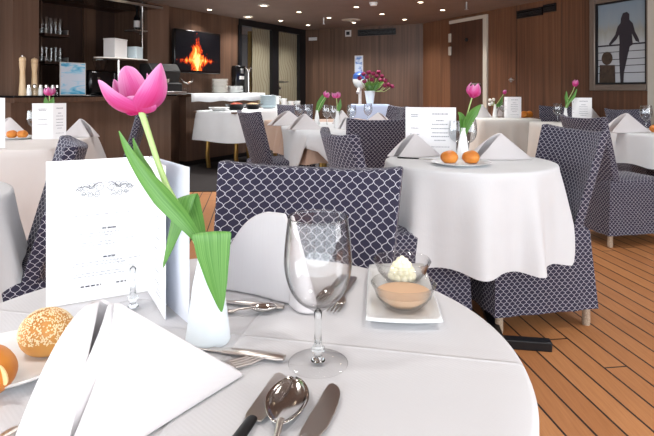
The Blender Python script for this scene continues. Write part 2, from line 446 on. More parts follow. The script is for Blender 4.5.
# ---- things on the back wall
def wallbox(mat4, s, z, w, h, dp):
    return box(NB(), -w / 2, w / 2, 0, dp, -h / 2, h / 2)
def place(o, mat4, s, z, off=0):
    o.matrix_world = mat4 @ Matrix.Translation((s, off, z)); return o
th = thing('thermostat', 'small square thermostat on the back wall left of the long vent', 'thermostat'); place(th, MB, sB_(348.5), zB(348.5, 33.5))
obj('case', box(NB(), -.06, .06, 0, .025, -.06, .06), 'silver_white', th, bev=.006); obj('dial', box(NB(), -.035, .035, .025, .03, -.03, .035), 'black', th)
tag(place(obj('wall_sign', box(NB(), -.09, .09, 0, .012, -.03, .03), 'silver_white', bev=.003), MB, sB_(313), zB(313, 39)), 'small pale plate high on the back wall beside the glass door', 'sign')
nt = thing('notice_sheet', 'blue and white notice fixed to the back wall above the hand sanitiser', 'notice'); place(nt, MB, sB_(359), zB(359, 64))
t = NT('notice_print'); f = t.noise(t.coord('Object', (9, 1, 14)), 1, 2); t.l(t.ramp(f, [(.4, (96, 130, 190)), (.55, (200, 212, 232))]), t.b.inputs['Base Color']); M['notice'] = t.m
obj('sheet', box(NB(), -.085, .085, 0, .01, -.16, .16), 'silver_white', nt); obj('print', box(NB(), -.07, .07, .01, .012, -.145, .145), 'notice', nt)
sp = V2(360, 9.5)
ss = thing('sanitiser_stand', 'white hand sanitiser dispenser with blue cap on a slim pole beside the tulips', 'stand', (sp.x, sp.y, 0))
obj('pole', lathe(NB(), [(.028, .03), (.028, 1.17)], 16), 'silver_white', ss); obj('base', lathe(NB(), [(.18, 0), (.18, .02), (.04, .04)], 24), 'silver_white', ss)
obj('dispenser', lathe(NB(), [(.03, 1.12), (.1, 1.18), (.13, 1.26), (.13, 1.3)], 24), 'white', ss)
obj('cap', lathe(NB(), [(.132, 1.3), (.12, 1.38), (.06, 1.43), (0, 1.44)], 24), pm('cap_blue', (52, 84, 150), .3), ss)
obj('nozzle', tube(NB(), [(-.02, -.05, 1.14), (-.05, -.14, 1.06)], .025), 'silver_white', ss)

# blue-clothed side table with magenta tulips
sc = V2(370, 8.85)
st = thing('side_table', 'small side table under a blue grey cloth against the back wall', 'table', (sc.x, sc.y, 0))
obj('tabletop', box(NB(), -.28, .28, -.22, .22, .84, .868), 'wood_mid', st)
for sx in (-1, 1):
    for sy in (-1, 1): obj('leg', box(NB(), sx * .24 - .02, sx * .24 + .02, sy * .18 - .02, sy * .18 + .02, 0, .84), 'wood_mid', st)
def rect_cloth(cx, cy, w, l, rz, z, hems, folds=5, amp=.03, flare=.04, n=14, rc=.05):
    """cloth over a rectangle: hems = hem heights of the +x,+y,-x,-y sides"""
    P = []                                   # rounded outline, (point, normal, side weights)
    for i, (sx, sy) in enumerate(((1, 1), (-1, 1), (-1, -1), (1, -1))):
        c = Vector((sx * (w / 2 - rc), sy * (l / 2 - rc)))
        for k in range(5):
            a = PI / 2 * i + PI / 2 * k / 4; nrm = Vector((math.cos(a), math.sin(a)))
            P.append((c + nrm * rc, nrm, a))
        nx = ((-1, 1), (-1, -1), (1, -1), (1, 1))[i]
        c2 = Vector((nx[0] * (w / 2 - rc), nx[1] * (l / 2 - rc))); a2 = PI / 2 * (i + 1); n2 = Vector((math.cos(a2), math.sin(a2)))
        p0 = c + n2 * rc; p1 = c2 + n2 * rc; m = max(6, int((p1 - p0).length / .045))
        for k in range(1, m): P.append((p0.lerp(p1, k / m), n2, a2))
    rows = []
    for f in (0, .5, .93): rows.append([Vector((p.x * f, p.y * f, z)) for p, _, _ in P])
    rows.append([Vector((p.x, p.y, z)) for p, _, _ in P]); rows.append([Vector((p.x + q.x * .006, p.y + q.y * .006, z - .006)) for p, q, _ in P])
    per = len(P)
    for k in range(1, n + 1):
        s = k / n; row = []
        for j, (p, q, a) in enumerate(P):
            ws = [max(0, math.cos(a - PI / 2 * i)) ** 2 for i in range(4)]; hem = sum(wi * h for wi, h in zip(ws, hems)) / sum(ws)
            ph = 2 * PI * j / per * folds * 2
            o = .006 + s * flare + amp * s ** .8 * (.5 + .5 * math.sin(ph + 1.7 * math.sin(ph * .37)))
            zz = z - .006 - (z - hem) * s + .012 * s * math.sin(ph * .5 + 1)
            row.append(Vector((p.x + q.x * o, p.y + q.y * o, zz)))
        rows.append(row)
    bm = NB(); grid(bm, rows, closed=True); bmesh.ops.remove_doubles(bm, verts=bm.verts, dist=1e-5)
    mt = Matrix.Translation((cx, cy, 0)) @ Matrix.Rotation(rz, 4, 'Z'); bmesh.ops.transform(bm, matrix=mt, verts=bm.verts)
    return bm
tag(obj('tablecloth', rect_cloth(sc.x, sc.y, .6, .48, 0, .874, [.3] * 4, 7, .035), 'cloth_blue', angle=180), 'blue grey cloth draped over the small side table by the back wall', 'tablecloth')

# ---- picture on the right wall
q0, q1 = sR(592), sR(655.5); pz0, pz1 = zR(620, 90.8), 2.2
pc = thing('framed_picture', 'large framed picture of a woman in silhouette leaning on a railing', 'picture'); place(pc, MR, (q0 + q1) / 2, 0)
w2 = (q1 - q0) / 2; bw = .075
def fr(bm, w, z0, z1, b, y0, y1):
    box(bm, -w, -w + b, y0, y1, z0, z1); box(bm, w - b, w, y0, y1, z0, z1); box(bm, -w + b, w - b, y0, y1, z0, z0 + b); box(bm, -w + b, w - b, y0, y1, z1 - b, z1); return bm
obj('frame', fr(NB(), w2, pz0, pz1, bw, 0, .05), 'frame_metal', pc, bev=.008)
obj('inner_frame', fr(NB(), w2 - bw, pz0 + bw, pz1 - bw, .02, 0, .035), 'black', pc)
t = NT('picture_sky'); sp_ = t.n('ShaderNodeSeparateXYZ'); t.l(t.coord('Object'), sp_.inputs[0])
gx = t.noise(t.coord('Object', (16, 1, 3)), 1, 3)
hgt = t.mth('ADD', sp_.outputs[2], t.mth('MULTIPLY', t.mth('SUBTRACT', gx, .5), .22))
t.l(t.ramp(t.mth('MULTIPLY', t.mth('SUBTRACT', hgt, pz0), 1 / (pz1 - pz0)), [(.2, (186, 190, 196)), (.5, (176, 180, 182)), (.62, (150, 150, 142)), (.7, (138, 150, 158)), (.95, (120, 136, 150))]), t.b.inputs['Base Color'])
t.b.inputs['Roughness'].default_value = .3; M['picsky'] = t.m
obj('canvas', box(NB(), -w2 + bw, w2 - bw, 0, .012, pz0 + bw, pz1 - bw), 'picsky', pc, smooth=False)
iw = w2 - bw - .02; b0 = pz0 + bw + .02; Hh = pz1 - pz0 - 2 * bw - .04
def S(u, v): return (-iw + u * 2 * iw, b0 + v * Hh)          # u left-right, v up, in the picture
MXZ = Matrix(((1, 0, 0, 0), (0, 0, 1, 0), (0, 1, 0, 0), (0, 0, 0, 1)))
# u measured from the far (left) edge, as the picture is seen
fig = [(.49, 0), (.55, 0), (.56, .12), (.64, .34), (.68, .44), (.74, .46), (.72, .6), (.80, .5), (.87, .48), (.86, .52), (.78, .62), (.74, .72), (.67, .77), (.67, .84), (.62, .87), (.54, .86), (.5, .8), (.49, .74), (.43, .7), (.38, .6), (.24, .49), (.27, .47), (.4, .54), (.46, .6), (.47, .5), (.46, .35), (.475, .14)]
M['sil'] = pm('silhouette', (34, 26, 36), .5); M['sil_brown'] = mottled('basket_brown', (52, 40, 32), (78, 62, 48), 30, .5)
obj('woman_silhouette', prism(NB(), [S(*p) for p in fig], .0135, .016, MXZ), 'sil', pc, smooth=False)
bm = NB()
for v in (.47, .385, .29, .21, .12):
    x0, z0 = S(0, v); x1, z1 = S(1, v + .01); tk = .009 if v == .47 else .004
    box(bm, x0, x1, .012, .0135, z0 - tk, z0 + tk)
obj('railing', bm, 'sil', pc, smooth=False)
bm = NB(); prism(bm, [S(.2 + .12 * math.cos(a * PI / 8), .31 + .085 * math.sin(a * PI / 8)) for a in range(16)], .0135, .0165, MXZ)
prism(bm, [S(.03, 0), S(.38, 0), S(.37, .22), S(.04, .23)], .0134, .0164, MXZ)
obj('chair_silhouette', bm, 'sil_brown', pc, smooth=False)

# ---- television on the bar wall
t0, t1 = sL(168), sL(214); tz1, tz0 = zL(190, 31.5), zL(190, 73.5)
tv = thing('television', 'wall mounted television showing a log fire', 'television'); place(tv, ML, (t0 + t1) / 2, (tz0 + tz1) / 2, .1)
tw, tH = (t1 - t0) / 2, (tz1 - tz0) / 2
obj('casing', box(NB(), -tw, tw, -.03, .035, -tH, tH), 'black_gloss', tv, bev=.01)
obj('wall_bracket', box(NB(), -.15, .15, -.1, -.03, -.12, .12), 'black', tv)
t = NT('fire_screen'); sp_ = t.n('ShaderNodeSeparateXYZ'); t.l(t.coord('Object'), sp_.inputs[0])
U = t.mth('DIVIDE', sp_.outputs[0], tw); Vv = t.mth('DIVIDE', sp_.outputs[2], tH)
nz = t.noise(t.coord('Object', (9, 1, 5)), 1.0, 5, .65, 1.5)
nn = t.mth('MULTIPLY', t.mth('SUBTRACT', nz, .5), 1.3)
# flame: narrow cone over a wide ember bed
hh = t.mth('ADD', Vv, .45)
cone = t.mth('SUBTRACT', t.mth('SUBTRACT', .8, t.mth('MULTIPLY', t.mth('ABSOLUTE', t.mth('ADD', U, .08)), 1.9)), t.mth('MULTIPLY', t.mth('ABSOLUTE', hh), .5))
bed = t.mth('SUBTRACT', t.mth('SUBTRACT', .66, t.mth('MULTIPLY', t.mth('ABSOLUTE', t.mth('ADD', U, .08)), .7)), t.mth('MULTIPLY', t.mth('ABSOLUTE', t.mth('ADD', Vv, .4)), 1.7))
fl = t.mth('MAXIMUM', cone, bed)
val = t.mth('ADD', fl, t.mth('MULTIPLY', nn, 1.3), True)
colr = t.ramp(val, [(.0, (10, 10, 14)), (.12, (40, 14, 12)), (.24, (190, 44, 18)), (.45, (246, 130, 40)), (.7, (255, 226, 130))])
t.l(colr, t.b.inputs['Emission Color']); t.b.inputs['Emission Strength'].default_value = 1.3
t.b.inputs['Base Color'].default_value = lin((12, 12, 14)); t.b.inputs['Roughness'].default_value = .15; M['fire'] = t.m
obj('screen', box(NB(), -tw + .025, tw - .025, .035, .037, -tH + .04, tH - .03), 'fire', tv, smooth=False)

# ---- downlights, detectors, sprinklers in the ceiling
def ceil_pt(px, py): return at(px, py, CEIL)
def downlight(px, py, r=.035, glow=True):
    p = ceil_pt(px, py)
    o = thing('downlight', 'small downlight added out of view in the ceiling to brighten the room', 'ceiling light', p, 0, 'recessed ceiling downlights')
    obj('bezel', lathe(NB(), [(r, -.004), (r * 1.35, -.004), (r * 1.35, 0)], 20, cap0=False, cap1=False), 'brushed', o)
    obj('lens', lathe(NB(), [(r, -.003), (r * .5, -.006), (0, -.007)], 16), 'lamp', o)
    return p
DL = [(53, 3.2), (209.5, 9.6), (280.6, 20.6), (299, 12), (280, 21), (308, 25), (329, 17.7), (354, 22.5), (356.4, 7), (382, 14), (404.6, 19.4), (420.5, 2.2), (442.5, 10)]
DL.pop(4)
dpts = [downlight(*q) for q in DL]
for (px, py) in ((263.7, 4.5), (248, 16)):
    p = ceil_pt(px, py); o = thing('ceiling_spot', 'larger white ceiling spot near the television wall', 'ceiling light', p, 0, 'larger ceiling spots')
    obj('ring', lathe(NB(), [(.07, 0), (.085, -.012), (.06, -.022), (.05, -.01)], 24, cap0=False, cap1=False), 'white_matt', o); obj('lens', lathe(NB(), [(.05, -.012), (0, -.018)], 20), 'lamp', o); dpts.append(p)
p = ceil_pt(373.5, 2.6); o = thing('smoke_detector', 'white smoke detector on the ceiling above the far tables', 'detector', p)
obj('base', lathe(NB(), [(.06, 0), (.06, -.02)], 24), 'white', o); obj('cap', lathe(NB(), [(.052, -.02), (.045, -.045), (0, -.05)], 24), 'white', o)
p = ceil_pt(351, 19.7); o = thing('ceiling_diffuser', 'flat round plate on the ceiling in front of the back wall', 'diffuser', p)
obj('plate', lathe(NB(), [(.16, -.008), (.16, 0)], 32), 'pale_trim', o); obj('hub', lathe(NB(), [(.04, -.02), (.04, -.008)], 16), 'pale_trim', o)
for (px, py, lb) in ((323.6, 17.8, 'slim sprinkler head hanging from the ceiling left of the round plate'), (466.5, 2, 'slim sprinkler head hanging from the ceiling above the white edged door')):
    p = ceil_pt(px, py); o = thing('sprinkler', lb, 'sprinkler', p)
    obj('pipe', lathe(NB(), [(.012, -.1), (.012, 0)], 10), 'brushed', o); obj('deflector', lathe(NB(), [(.028, -.105), (.028, -.1)], 14), 'brushed', o)

# ---- window wall behind the camera (lets the daylight in)
bm = NB(); box(bm, -7, 6, -1.8, -1.7, 0, .35); box(bm, -7, 6, -1.8, -1.7, 2.2, CEIL)
for k in range(9): box(bm, -7 + k * 1.6, -6.86 + k * 1.6, -1.8, -1.7, .35, 2.2)
struct('window_1', bm, 'pale_trim', smooth=False)
bm = NB(); box(bm, -6.1, -6.0, -1.7, 5.5, 0, .35); box(bm, -6.1, -6.0, -1.7, 5.5, 2.2, CEIL)
for k in range(5): box(bm, -6.1, -6.0, -1.7 + k * 1.75, -1.58 + k * 1.75, .35, 2.2)
struct('window_2', bm, 'pale_trim', smooth=False)
bm = NB(); box(bm, 5.8, 5.9, -1.7, 1.3, 0, .35); box(bm, 5.8, 5.9, -1.7, 1.3, 2.2, CEIL)
for k in range(3): box(bm, 5.8, 5.9, -1.7 + k * 1.4, -1.58 + k * 1.4, .35, 2.2)
struct('window_3', bm, 'pale_trim', smooth=False)
# ================================================================== BAR
cb = thing('bar_counter', 'dark wooden bar counter with a black worktop in front of the niche', 'counter', (0, 0, 0))
e0, e1 = sL(9, .25), sL(172, .3)
obj('bar_front', box(NB(), e0, e1, .06, .28, .06, 1.0, ML), 'wood_mid', cb, smooth=False)
obj('worktop', box(NB(), e0 - .02, e1 + .02, -.55, .37, 1.03, 1.052, ML), 'black_gloss', cb, bev=.004)
obj('edge_rail', box(NB(), e0 - .02, e1 + .02, -.02, .38, .98, 1.03, ML), 'wood', cb, smooth=False)
obj('plinth', box(NB(), e0, e1, .06, .24, 0, .06, ML), 'black', cb, smooth=False)
def onL(px, off, z):
    """a point at distance off in front of the bar wall, seen at px"""
    s = sL(px, off); q = LP + LU * s + LN * off; return Vector((q.x, q.y, z))
def hL(px, py, off):
    q = onL(px, off, 0); return CAM_H - (py - HY) * q.y / F
LANG = math.atan2(LU.y, LU.x)
BZ = 1.052
for px, top, lb in ((22.5, 55, 'tall pale wooden pepper mill, left of the pair on the bar'), (34.5, 56.5, 'tall pale wooden pepper mill beside the shakers, right of the pair on the bar')):
    p = onL(px, .12, BZ); H = hL(px, top, .12) - BZ
    o = thing('pepper_mill', lb, 'pepper mill', p, 0, 'pepper mills on the bar')
    obj('body', lathe(NB(), [(.038, 0), (.038, .02), (.03, H * .3), (.026, H * .6), (.034, H * .8), (.034, H * .82)], 20), 'mill_wood', o)
    obj('head', lathe(NB(), [(.03, H * .825), (.036, H * .86), (.034, H * .92), (.02, H * .95), (0, H * .955)], 20), 'mill_wood', o)
    obj('knob', lathe(NB(), [(.008, H * .95), (.012, H * .975), (.008, H), (0, H)], 12), 'steel', o)
for i, px in enumerate((29, 34.5, 40.5, 46, 52.5, 57)):
    p = onL(px, .16 if i < 4 else .1, BZ)
    o = thing('shaker', ('first', 'second', 'third', 'fourth', 'fifth', 'sixth')[i] + ' small glass and chrome shaker from the left in the row on the bar', 'shaker', p, 0, 'glass shakers on the bar')
    obj('body', lathe(NB(), [(.024, 0), (.026, .03), (.02, .085)], 16), 'white' if i % 2 == 0 else 'glass', o)
    obj('cap', lathe(NB(), [(.021, .085), (.021, .11), (.012, .12), (0, .12)], 16), 'steel', o)
# blue card
p = onL(73, .14, BZ); H = hL(73, 62.5, .14) - BZ; W = (onL(87, .14, 0) - onL(59, .14, 0)).length
o = thing('display_card', 'blue and white watercolour display card standing on the bar', 'card', p, LANG + .12)
t = NT('watercolour'); sp_ = t.n('ShaderNodeSeparateXYZ'); t.l(t.coord('Object'), sp_.inputs[0])
wv = t.n('ShaderNodeTexNoise', i_Scale=1.0, i_Detail=3, i_Distortion=1.4); t.l(t.coord('Object', (3, 1, 13)), wv.inputs[0])
edge = t.mth('ABSOLUTE', t.mth('SUBTRACT', t.mth('DIVIDE', sp_.outputs[2], H), .55))
t.l(t.ramp(t.mth('ADD', wv.outputs[0], t.mth('MULTIPLY', t.mth('SUBTRACT', edge, .3), .5)), [(.42, (206, 216, 232)), (.52, (150, 206, 232)), (.66, (40, 160, 208))]), t.b.inputs['Base Color'])
t.b.inputs['Roughness'].default_value = .3; M['water'] = t.m
obj('card', box(NB(), -W / 2, W / 2, -.004, .004, 0, H), 'silver_white', o, smooth=False)
obj('print', box(NB(), -W / 2 + .01, W / 2 - .01, -.0055, -.004, .01, H - .01), 'water', o, smooth=False)
obj('foot', box(NB(), -.03, .03, .004, .09, 0, .006), 'silver_white', o, smooth=False)
# wall shelves with glasses in the niche
def niche_shelf(px0, px1, py, lb):
    z = hL((px0 + px1) / 2, py, -.45)
    o = thing('glass_shelf', lb, 'shelf', onL((px0 + px1) / 2, -.45, z), LANG)
    w = (onL(px1, -.45, 0) - onL(px0, -.45, 0)).length / 2
    obj('board', box(NB(), -w, w, -.12, .15, -.03, 0), 'wood_dark', o, smooth=False)
    obj('bracket', box(NB(), w - .03, w - .015, -.1, .13, -.02, .06), 'brushed', o, smooth=False)
    obj('bracket', box(NB(), -w + .015, -w + .03, -.1, .13, -.02, .06), 'brushed', o, smooth=False)
    return z
z1 = niche_shelf(39, 65, 34.5, 'upper dark shelf of glasses in the bar niche'); z2 = niche_shelf(39, 65, 62, 'lower dark shelf of glasses in the bar niche')
tum = None
for row, (z, hh, nm) in enumerate(((z1, .2, 'upper'), (z2, .17, 'lower'))):
    for i, px in enumerate((41.5, 46, 51, 55.5, 60)):
        p = onL(px, -.43 + .05 * (i % 2), z)
        lb = '%s clear tumbler from the left on the %s shelf of the bar niche' % (('first', 'second', 'third', 'fourth', 'fifth')[i], nm)
        o = obj('tumbler', lathe(NB(), [(.028, 0), (.036, hh), (.033, hh), (.026, .01), (0, .01)], 18), 'glass'); o.location = p
        tag(o, lb, 'glass', 'tumblers on the %s niche shelf' % nm)
# canopy, oval shelf, boxes
o = thing('glass_canopy', 'dark glass canopy with a bright metal edge hanging over the bar', 'canopy', onL(128, .12, 0), LANG)
zc = hL(128, 7.5, .12); w = (onL(150, .12, 0) - onL(84, .12, 0)).length
obj('pane', box(NB(), -w * .75, w * .3, -.3, .22, zc, zc + .03), 'black_gloss', o, smooth=False)
obj('edge_strip', box(NB(), -w * .75, w * .3, -.315, -.3, zc - .01, zc + .02), 'brushed', o, smooth=False)
obj('hanger', lathe(NB(), [(.012, hL(142, 60, .12)), (.012, CEIL)], 10, (onL(142.5, .12, 0) - onL(128, .12, 0)).length, 0), 'steel', o)
zs = hL(122, 58, .1); q = onL(122, .1, 0)
o = thing('oval_shelf', 'oval glass shelf on a chrome pole standing on the bar', 'shelf', q, LANG)
w = (onL(148, .1, 0) - onL(97, .1, 0)).length / 2
obj('shelf_top', lathe(NB(), [(1, 0), (1, .015)], 40, 0, 0, zs - .02, w, .17), 'white_matt', o)
obj('pole', lathe(NB(), [(.018, BZ), (.018, zs - .02)], 14, -.05, 0), 'steel', o); obj('foot', lathe(NB(), [(.07, BZ), (.07, BZ + .012)], 20, -.05, 0), 'steel', o)
z = zs - .005
def crate(px0, px1, top, off, mat, lb, cat, name):
    p = onL((px0 + px1) / 2, off, z); wd = (onL(px1, off, 0) - onL(px0, off, 0)).length / 2; h = hL((px0 + px1) / 2, top, off) - z
    o = thing(name, lb, cat, p, LANG + .3)
    obj('body', box(NB(), -wd * .75, wd * .75, -.08, .08, 0, h * .93), mat, o, bev=.004); obj('lid', box(NB(), -wd * .78, wd * .78, -.084, .084, h * .93, h), mat, o, bev=.004)
crate(104, 127, 39, .1, 'silver_white', 'large light grey box on the oval shelf', 'box', 'storage_box')
crate(128, 140.5, 47, .1, 'bluebowl', 'small pale blue box on the right end of the oval shelf', 'box', 'storage_box')
# bottle on small bracket shelf
zb = hL(137, 31, -.1); p = onL(137, -.05, zb)
o = thing('bracket_shelf', 'tiny glass bracket shelf holding a bottle at the right of the niche', 'shelf', p, LANG)
obj('plate', box(NB(), -.12, .1, -.1, .1, -.015, 0), 'brushed', o); obj('arm', box(NB(), .06, .075, -.02, .02, -.05, 2.2 - zb), 'brushed', o)
o = thing('bottle', 'dark bottle with a white label on the tiny bracket shelf', 'bottle', p)
obj('glass_body', lathe(NB(), [(.04, 0), (.04, .17), (.015, .22), (.014, .29), (0, .29)], 18), 'black_gloss', o); obj('paper_label', lathe(NB(), [(.0412, .04), (.0412, .13)], 18, cap0=False, cap1=False), 'silver_white', o)
# black machines
p = onL(98, -.05, BZ)
o = thing('coffee_grinder', 'black machine behind the tulip beside the blue card', 'grinder', p, LANG)
obj('body', box(NB(), -.2, .2, -.12, .15, 0, .3), 'black_gloss', o, bev=.03); obj('hopper', lathe(NB(), [(.05, .3), (.09, .42), (.09, .44)], 18, .03, 0), 'glass', o); obj('lid', lathe(NB(), [(.09, .44), (.04, .47), (0, .47)], 18, .03, 0), 'black', o)
obj('switch', lathe(NB(), [(.015, 0), (.015, .01)], 12), 'steel', o).matrix_local = Matrix.Translation((-.08, -.12, .2)) @ Matrix.Rotation(PI / 2, 4, 'X')
p = onL(163, .2, BZ); H = hL(163, 64, .2) - BZ
o = thing('espresso_machine', 'large black espresso machine on the bar below the television', 'coffee machine', p, LANG)
obj('body', prism(NB(), [(-.12, 0), (.16, 0), (.16, H * .35), (.1, H * .42), (.13, H * .75), (.06, H), (-.12, H)], -.3, .2, Matrix(((0, 0, 1, 0), (-1, 0, 0, 0), (0, 1, 0, 0), (0, 0, 0, 1)))), 'black_dull', o, bev=.01)
obj('drip_tray', box(NB(), -.28, .18, -.26, -.15, 0, .04), 'brushed', o, bev=.004)
obj('group_head', lathe(NB(), [(.03, 0), (.035, .05)], 16, -.05, -.14, H * .38), 'steel', o)
obj('steam_wand', tube(NB(), [(.2, -.1, H * .55), (.26, -.12, H * .42), (.34, -.12, H * .36), (.42, -.12, H * .44), (.44, -.12, H * .5)], .012), 'steel', o)
# -------- counter under the television, with its cloth
w0, w1 = sL(181, .1), sL(254, .1); WZ = 1.06
o = thing('side_counter', 'wooden wall cabinet below the television beside the bar', 'cabinet', (0, 0, 0))
obj('cabinet_body', box(NB(), w0 + .06, w1 + .05, .002, .14, .08, WZ - .05, ML), 'wood_mid', o, smooth=False); obj('plinth', box(NB(), w0 + .06, w1 + .05, .002, .1, 0, .08, ML), 'black', o, smooth=False)
obj('top', box(NB(), w0, w1, .002, .3, WZ - .05, WZ - .006, ML), 'wood', o, smooth=False)
bm = NB(); lz = [(.004, WZ), (.31, WZ), (.322, WZ - .01), (.325, WZ - .12)]
grid(bm, [[ML @ Vector((w0 - .02 + (w1 - w0 + .04) * i / 24, y + .004 * math.sin(i * 1.3) * (z < WZ), z + (.008 * math.sin(i * .9) if z < WZ - .05 else 0))) for i in range(25)] for y, z in lz])
tag(obj('runner', bm, 'cloth', angle=180, solid=.004), 'white cloth runner hanging over the front of the wall cabinet below the television', 'cloth')
def stack(px, off, z, r, n, dz, mat, name, lab, group, col=None, prof=None):
    b = onL(px, off, z)
    for k in range(n):
        pr = prof or [(r * .55, 0), (r * .6, .004), (r, .022), (r * .99, .026), (r * .55, .008), (0, .008)]
        o = obj(name, lathe(NB(), pr, 24, cap0=True), mat); o.location = (b.x + R.uniform(-.003, .003), b.y + R.uniform(-.003, .003), z + dz * k)
        tag(o, lab(k, n), name.replace('_', ' '), group)
ordn = ['lowest', 'second lowest', 'third lowest', 'fourth lowest', 'fifth lowest', 'sixth lowest', 'seventh lowest', 'eighth lowest', 'ninth lowest', 'tenth lowest', 'eleventh lowest', 'twelfth lowest']
def lab(txt): return lambda k, n: ('topmost' if k == n - 1 else ordn[k]) + ' ' + txt
stack(220, .17, WZ + .003, .125, 10, .021, 'white_matt', 'plate', lab('white plate in the tall stack left on the white runner'), 'plates on the runner')
stack(235.5, .17, WZ + .003, .125, 5, .021, 'white', 'plate', lab('white plate in the low stack beside the black coffee maker'), 'plates on the runner')
p = onL(236, .1, WZ + .11); H = .32
p = onL(239, .06, WZ + .003); p2 = p
o = thing('coffee_maker', 'black coffee maker with a white front behind the low plate stack', 'coffee machine', p, LANG)
H = hL(239, 66, .06) - WZ
obj('body', box(NB(), -.13, .12, -.05, .05, 0, H), 'black_gloss', o, bev=.015); obj('front_plate', box(NB(), -.05, .06, -.058, -.05, H * .5, H * .62), 'silver_white', o); obj('spout', box(NB(), -.02, .03, -.075, -.05, H * .72, H * .9), 'brushed', o, bev=.008)
p = onL(248.5, .14, WZ + .003); H = hL(248.5, 68, .14) - WZ
o = thing('chrome_tap', 'tall chrome forked tap standing on the right end of the runner', 'tap', p, LANG)
obj('column', lathe(NB(), [(.05, 0), (.05, .01), (.018, .02), (.018, H * .8)], 16), 'steel', o)
obj('fork_arm', tube(NB(), [(0, 0, H * .78), (-.05, -.02, H * .95), (-.1, -.02, H * 1.02)], .015), 'steel', o); obj('fork_arm', tube(NB(), [(0, 0, H * .78), (.05, .0, H * .93), (.07, 0, H)], .015), 'steel', o)
p = onL(204, .1, WZ + .003)
o = thing('glass_bell', 'small clear glass on the left end of the runner under the television', 'glass', onL(186, .15, WZ + .003))
obj('bowl', lathe(NB(), [(.03, 0), (.035, .08)], 14, cap0=True, cap1=False), 'glass', o)

# -------- buffet table
bq = onL(247, .76, 0); bc = Vector((bq.x, bq.y)); BT = .82
o = thing('buffet_table', 'buffet table with curved gold legs in front of the wall cabinet', 'table', (bc.x, bc.y, 0), LANG)
obj('tabletop', box(NB(), -.72, .72, -.37, .37, BT - .03, BT - .006), 'wood_mid', o)
for sx in (-.4, .5):
    for sy in (-.26, .26):
        obj('leg', tube(NB(), [(sx, sy, BT - .03), (sx - .05, sy, .6), (sx - .14, sy, .42), (sx - .16, sy, .2), (sx - .13, sy, 0)], .03), 'gold', o)
tag(obj('tablecloth', rect_cloth(bc.x, bc.y, 1.5, .8, LANG, BT, [.42] * 4, 5, .03, .05, rc=.2), 'cloth', angle=180), 'white tablecloth with rounded corners hanging over the buffet table', 'tablecloth')
def onB(px, py): return onL(px, .76 - (py - 107) * -.0, BT + .001)
def bowl(name, px, py, r, h, mat, lb, cat, food=None, grp=None, seg=28):
    p = onB(px, py); o = thing(name, lb, cat, p, 0, grp)
    obj('dish', lathe(NB(), [(r * .5, 0), (r * .55, .004), (r, h), (r * .97, h), (r * .5, .012), (0, .01)], seg), mat, o)
    if food:
        bm = NB(); lathe(bm, [(r * .82, h * .72), (r * .6, h * .95), (r * .3, h * 1.15), (0, h * 1.2)], 20)
        for v in bm.verts: v.co += Vector((R.uniform(-1, 1), R.uniform(-1, 1), R.uniform(-1, 1))) * .008
        obj('food', bm, food, o)
    return o
bowl('serving_dish', 219, 107.5, .15, .05, 'white', 'flat white serving dish at the left end of the buffet', 'dish')
bowl('salad_bowl', 236, 107, .16, .09, 'black_gloss', 'black bowl of red food on the buffet', 'bowl', 'red_food')
bowl('salad_bowl', 253, 107, .15, .08, 'black_gloss', 'black bowl of brown food on the buffet beside the pale blue bowls', 'bowl', 'tan_food')
b = onB(268, 107.2)
for k in range(7):
    o = obj('bowl', lathe(NB(), [(.07, 0), (.08, .006), (.135, .05), (.13, .052), (.07, .012), (0, .01)], 24), 'bluebowl'); o.location = (b.x, b.y, BT + .001 + k * .026)
    tag(o, lab('pale blue bowl in the stack on the buffet')(k, 7), 'bowl', 'pale blue bowls on the buffet')
for i, (px, py, n) in enumerate(((262, 99, 0), (276.5, 106, 4), (284, 106.5, 3), (291, 107, 2), (297.5, 107.5, 2))):
    for k in range(n):
        b = onB(px, py)
        o = thing('coffee_cup', '%s white cup in the %s cup stack right of the pale blue bowls' % (('bottom', 'second', 'third', 'top')[k] if k < n - 1 else 'top', ('', 'first', 'second', 'third', 'fourth')[i]), 'cup', (b.x, b.y, BT + .001 + .045 * k), R.uniform(0, 3), 'white cups on the buffet')
        obj('cup_body', lathe(NB(), [(.028, 0), (.045, .03), (.05, .06), (.046, .06), (.03, .012), (0, .01)], 18), 'white', o)
        obj('handle', tube(NB(), [(.045, 0, .05), (.07, 0, .045), (.07, 0, .025), (.042, 0, .018)], .006, 6), 'white', o)

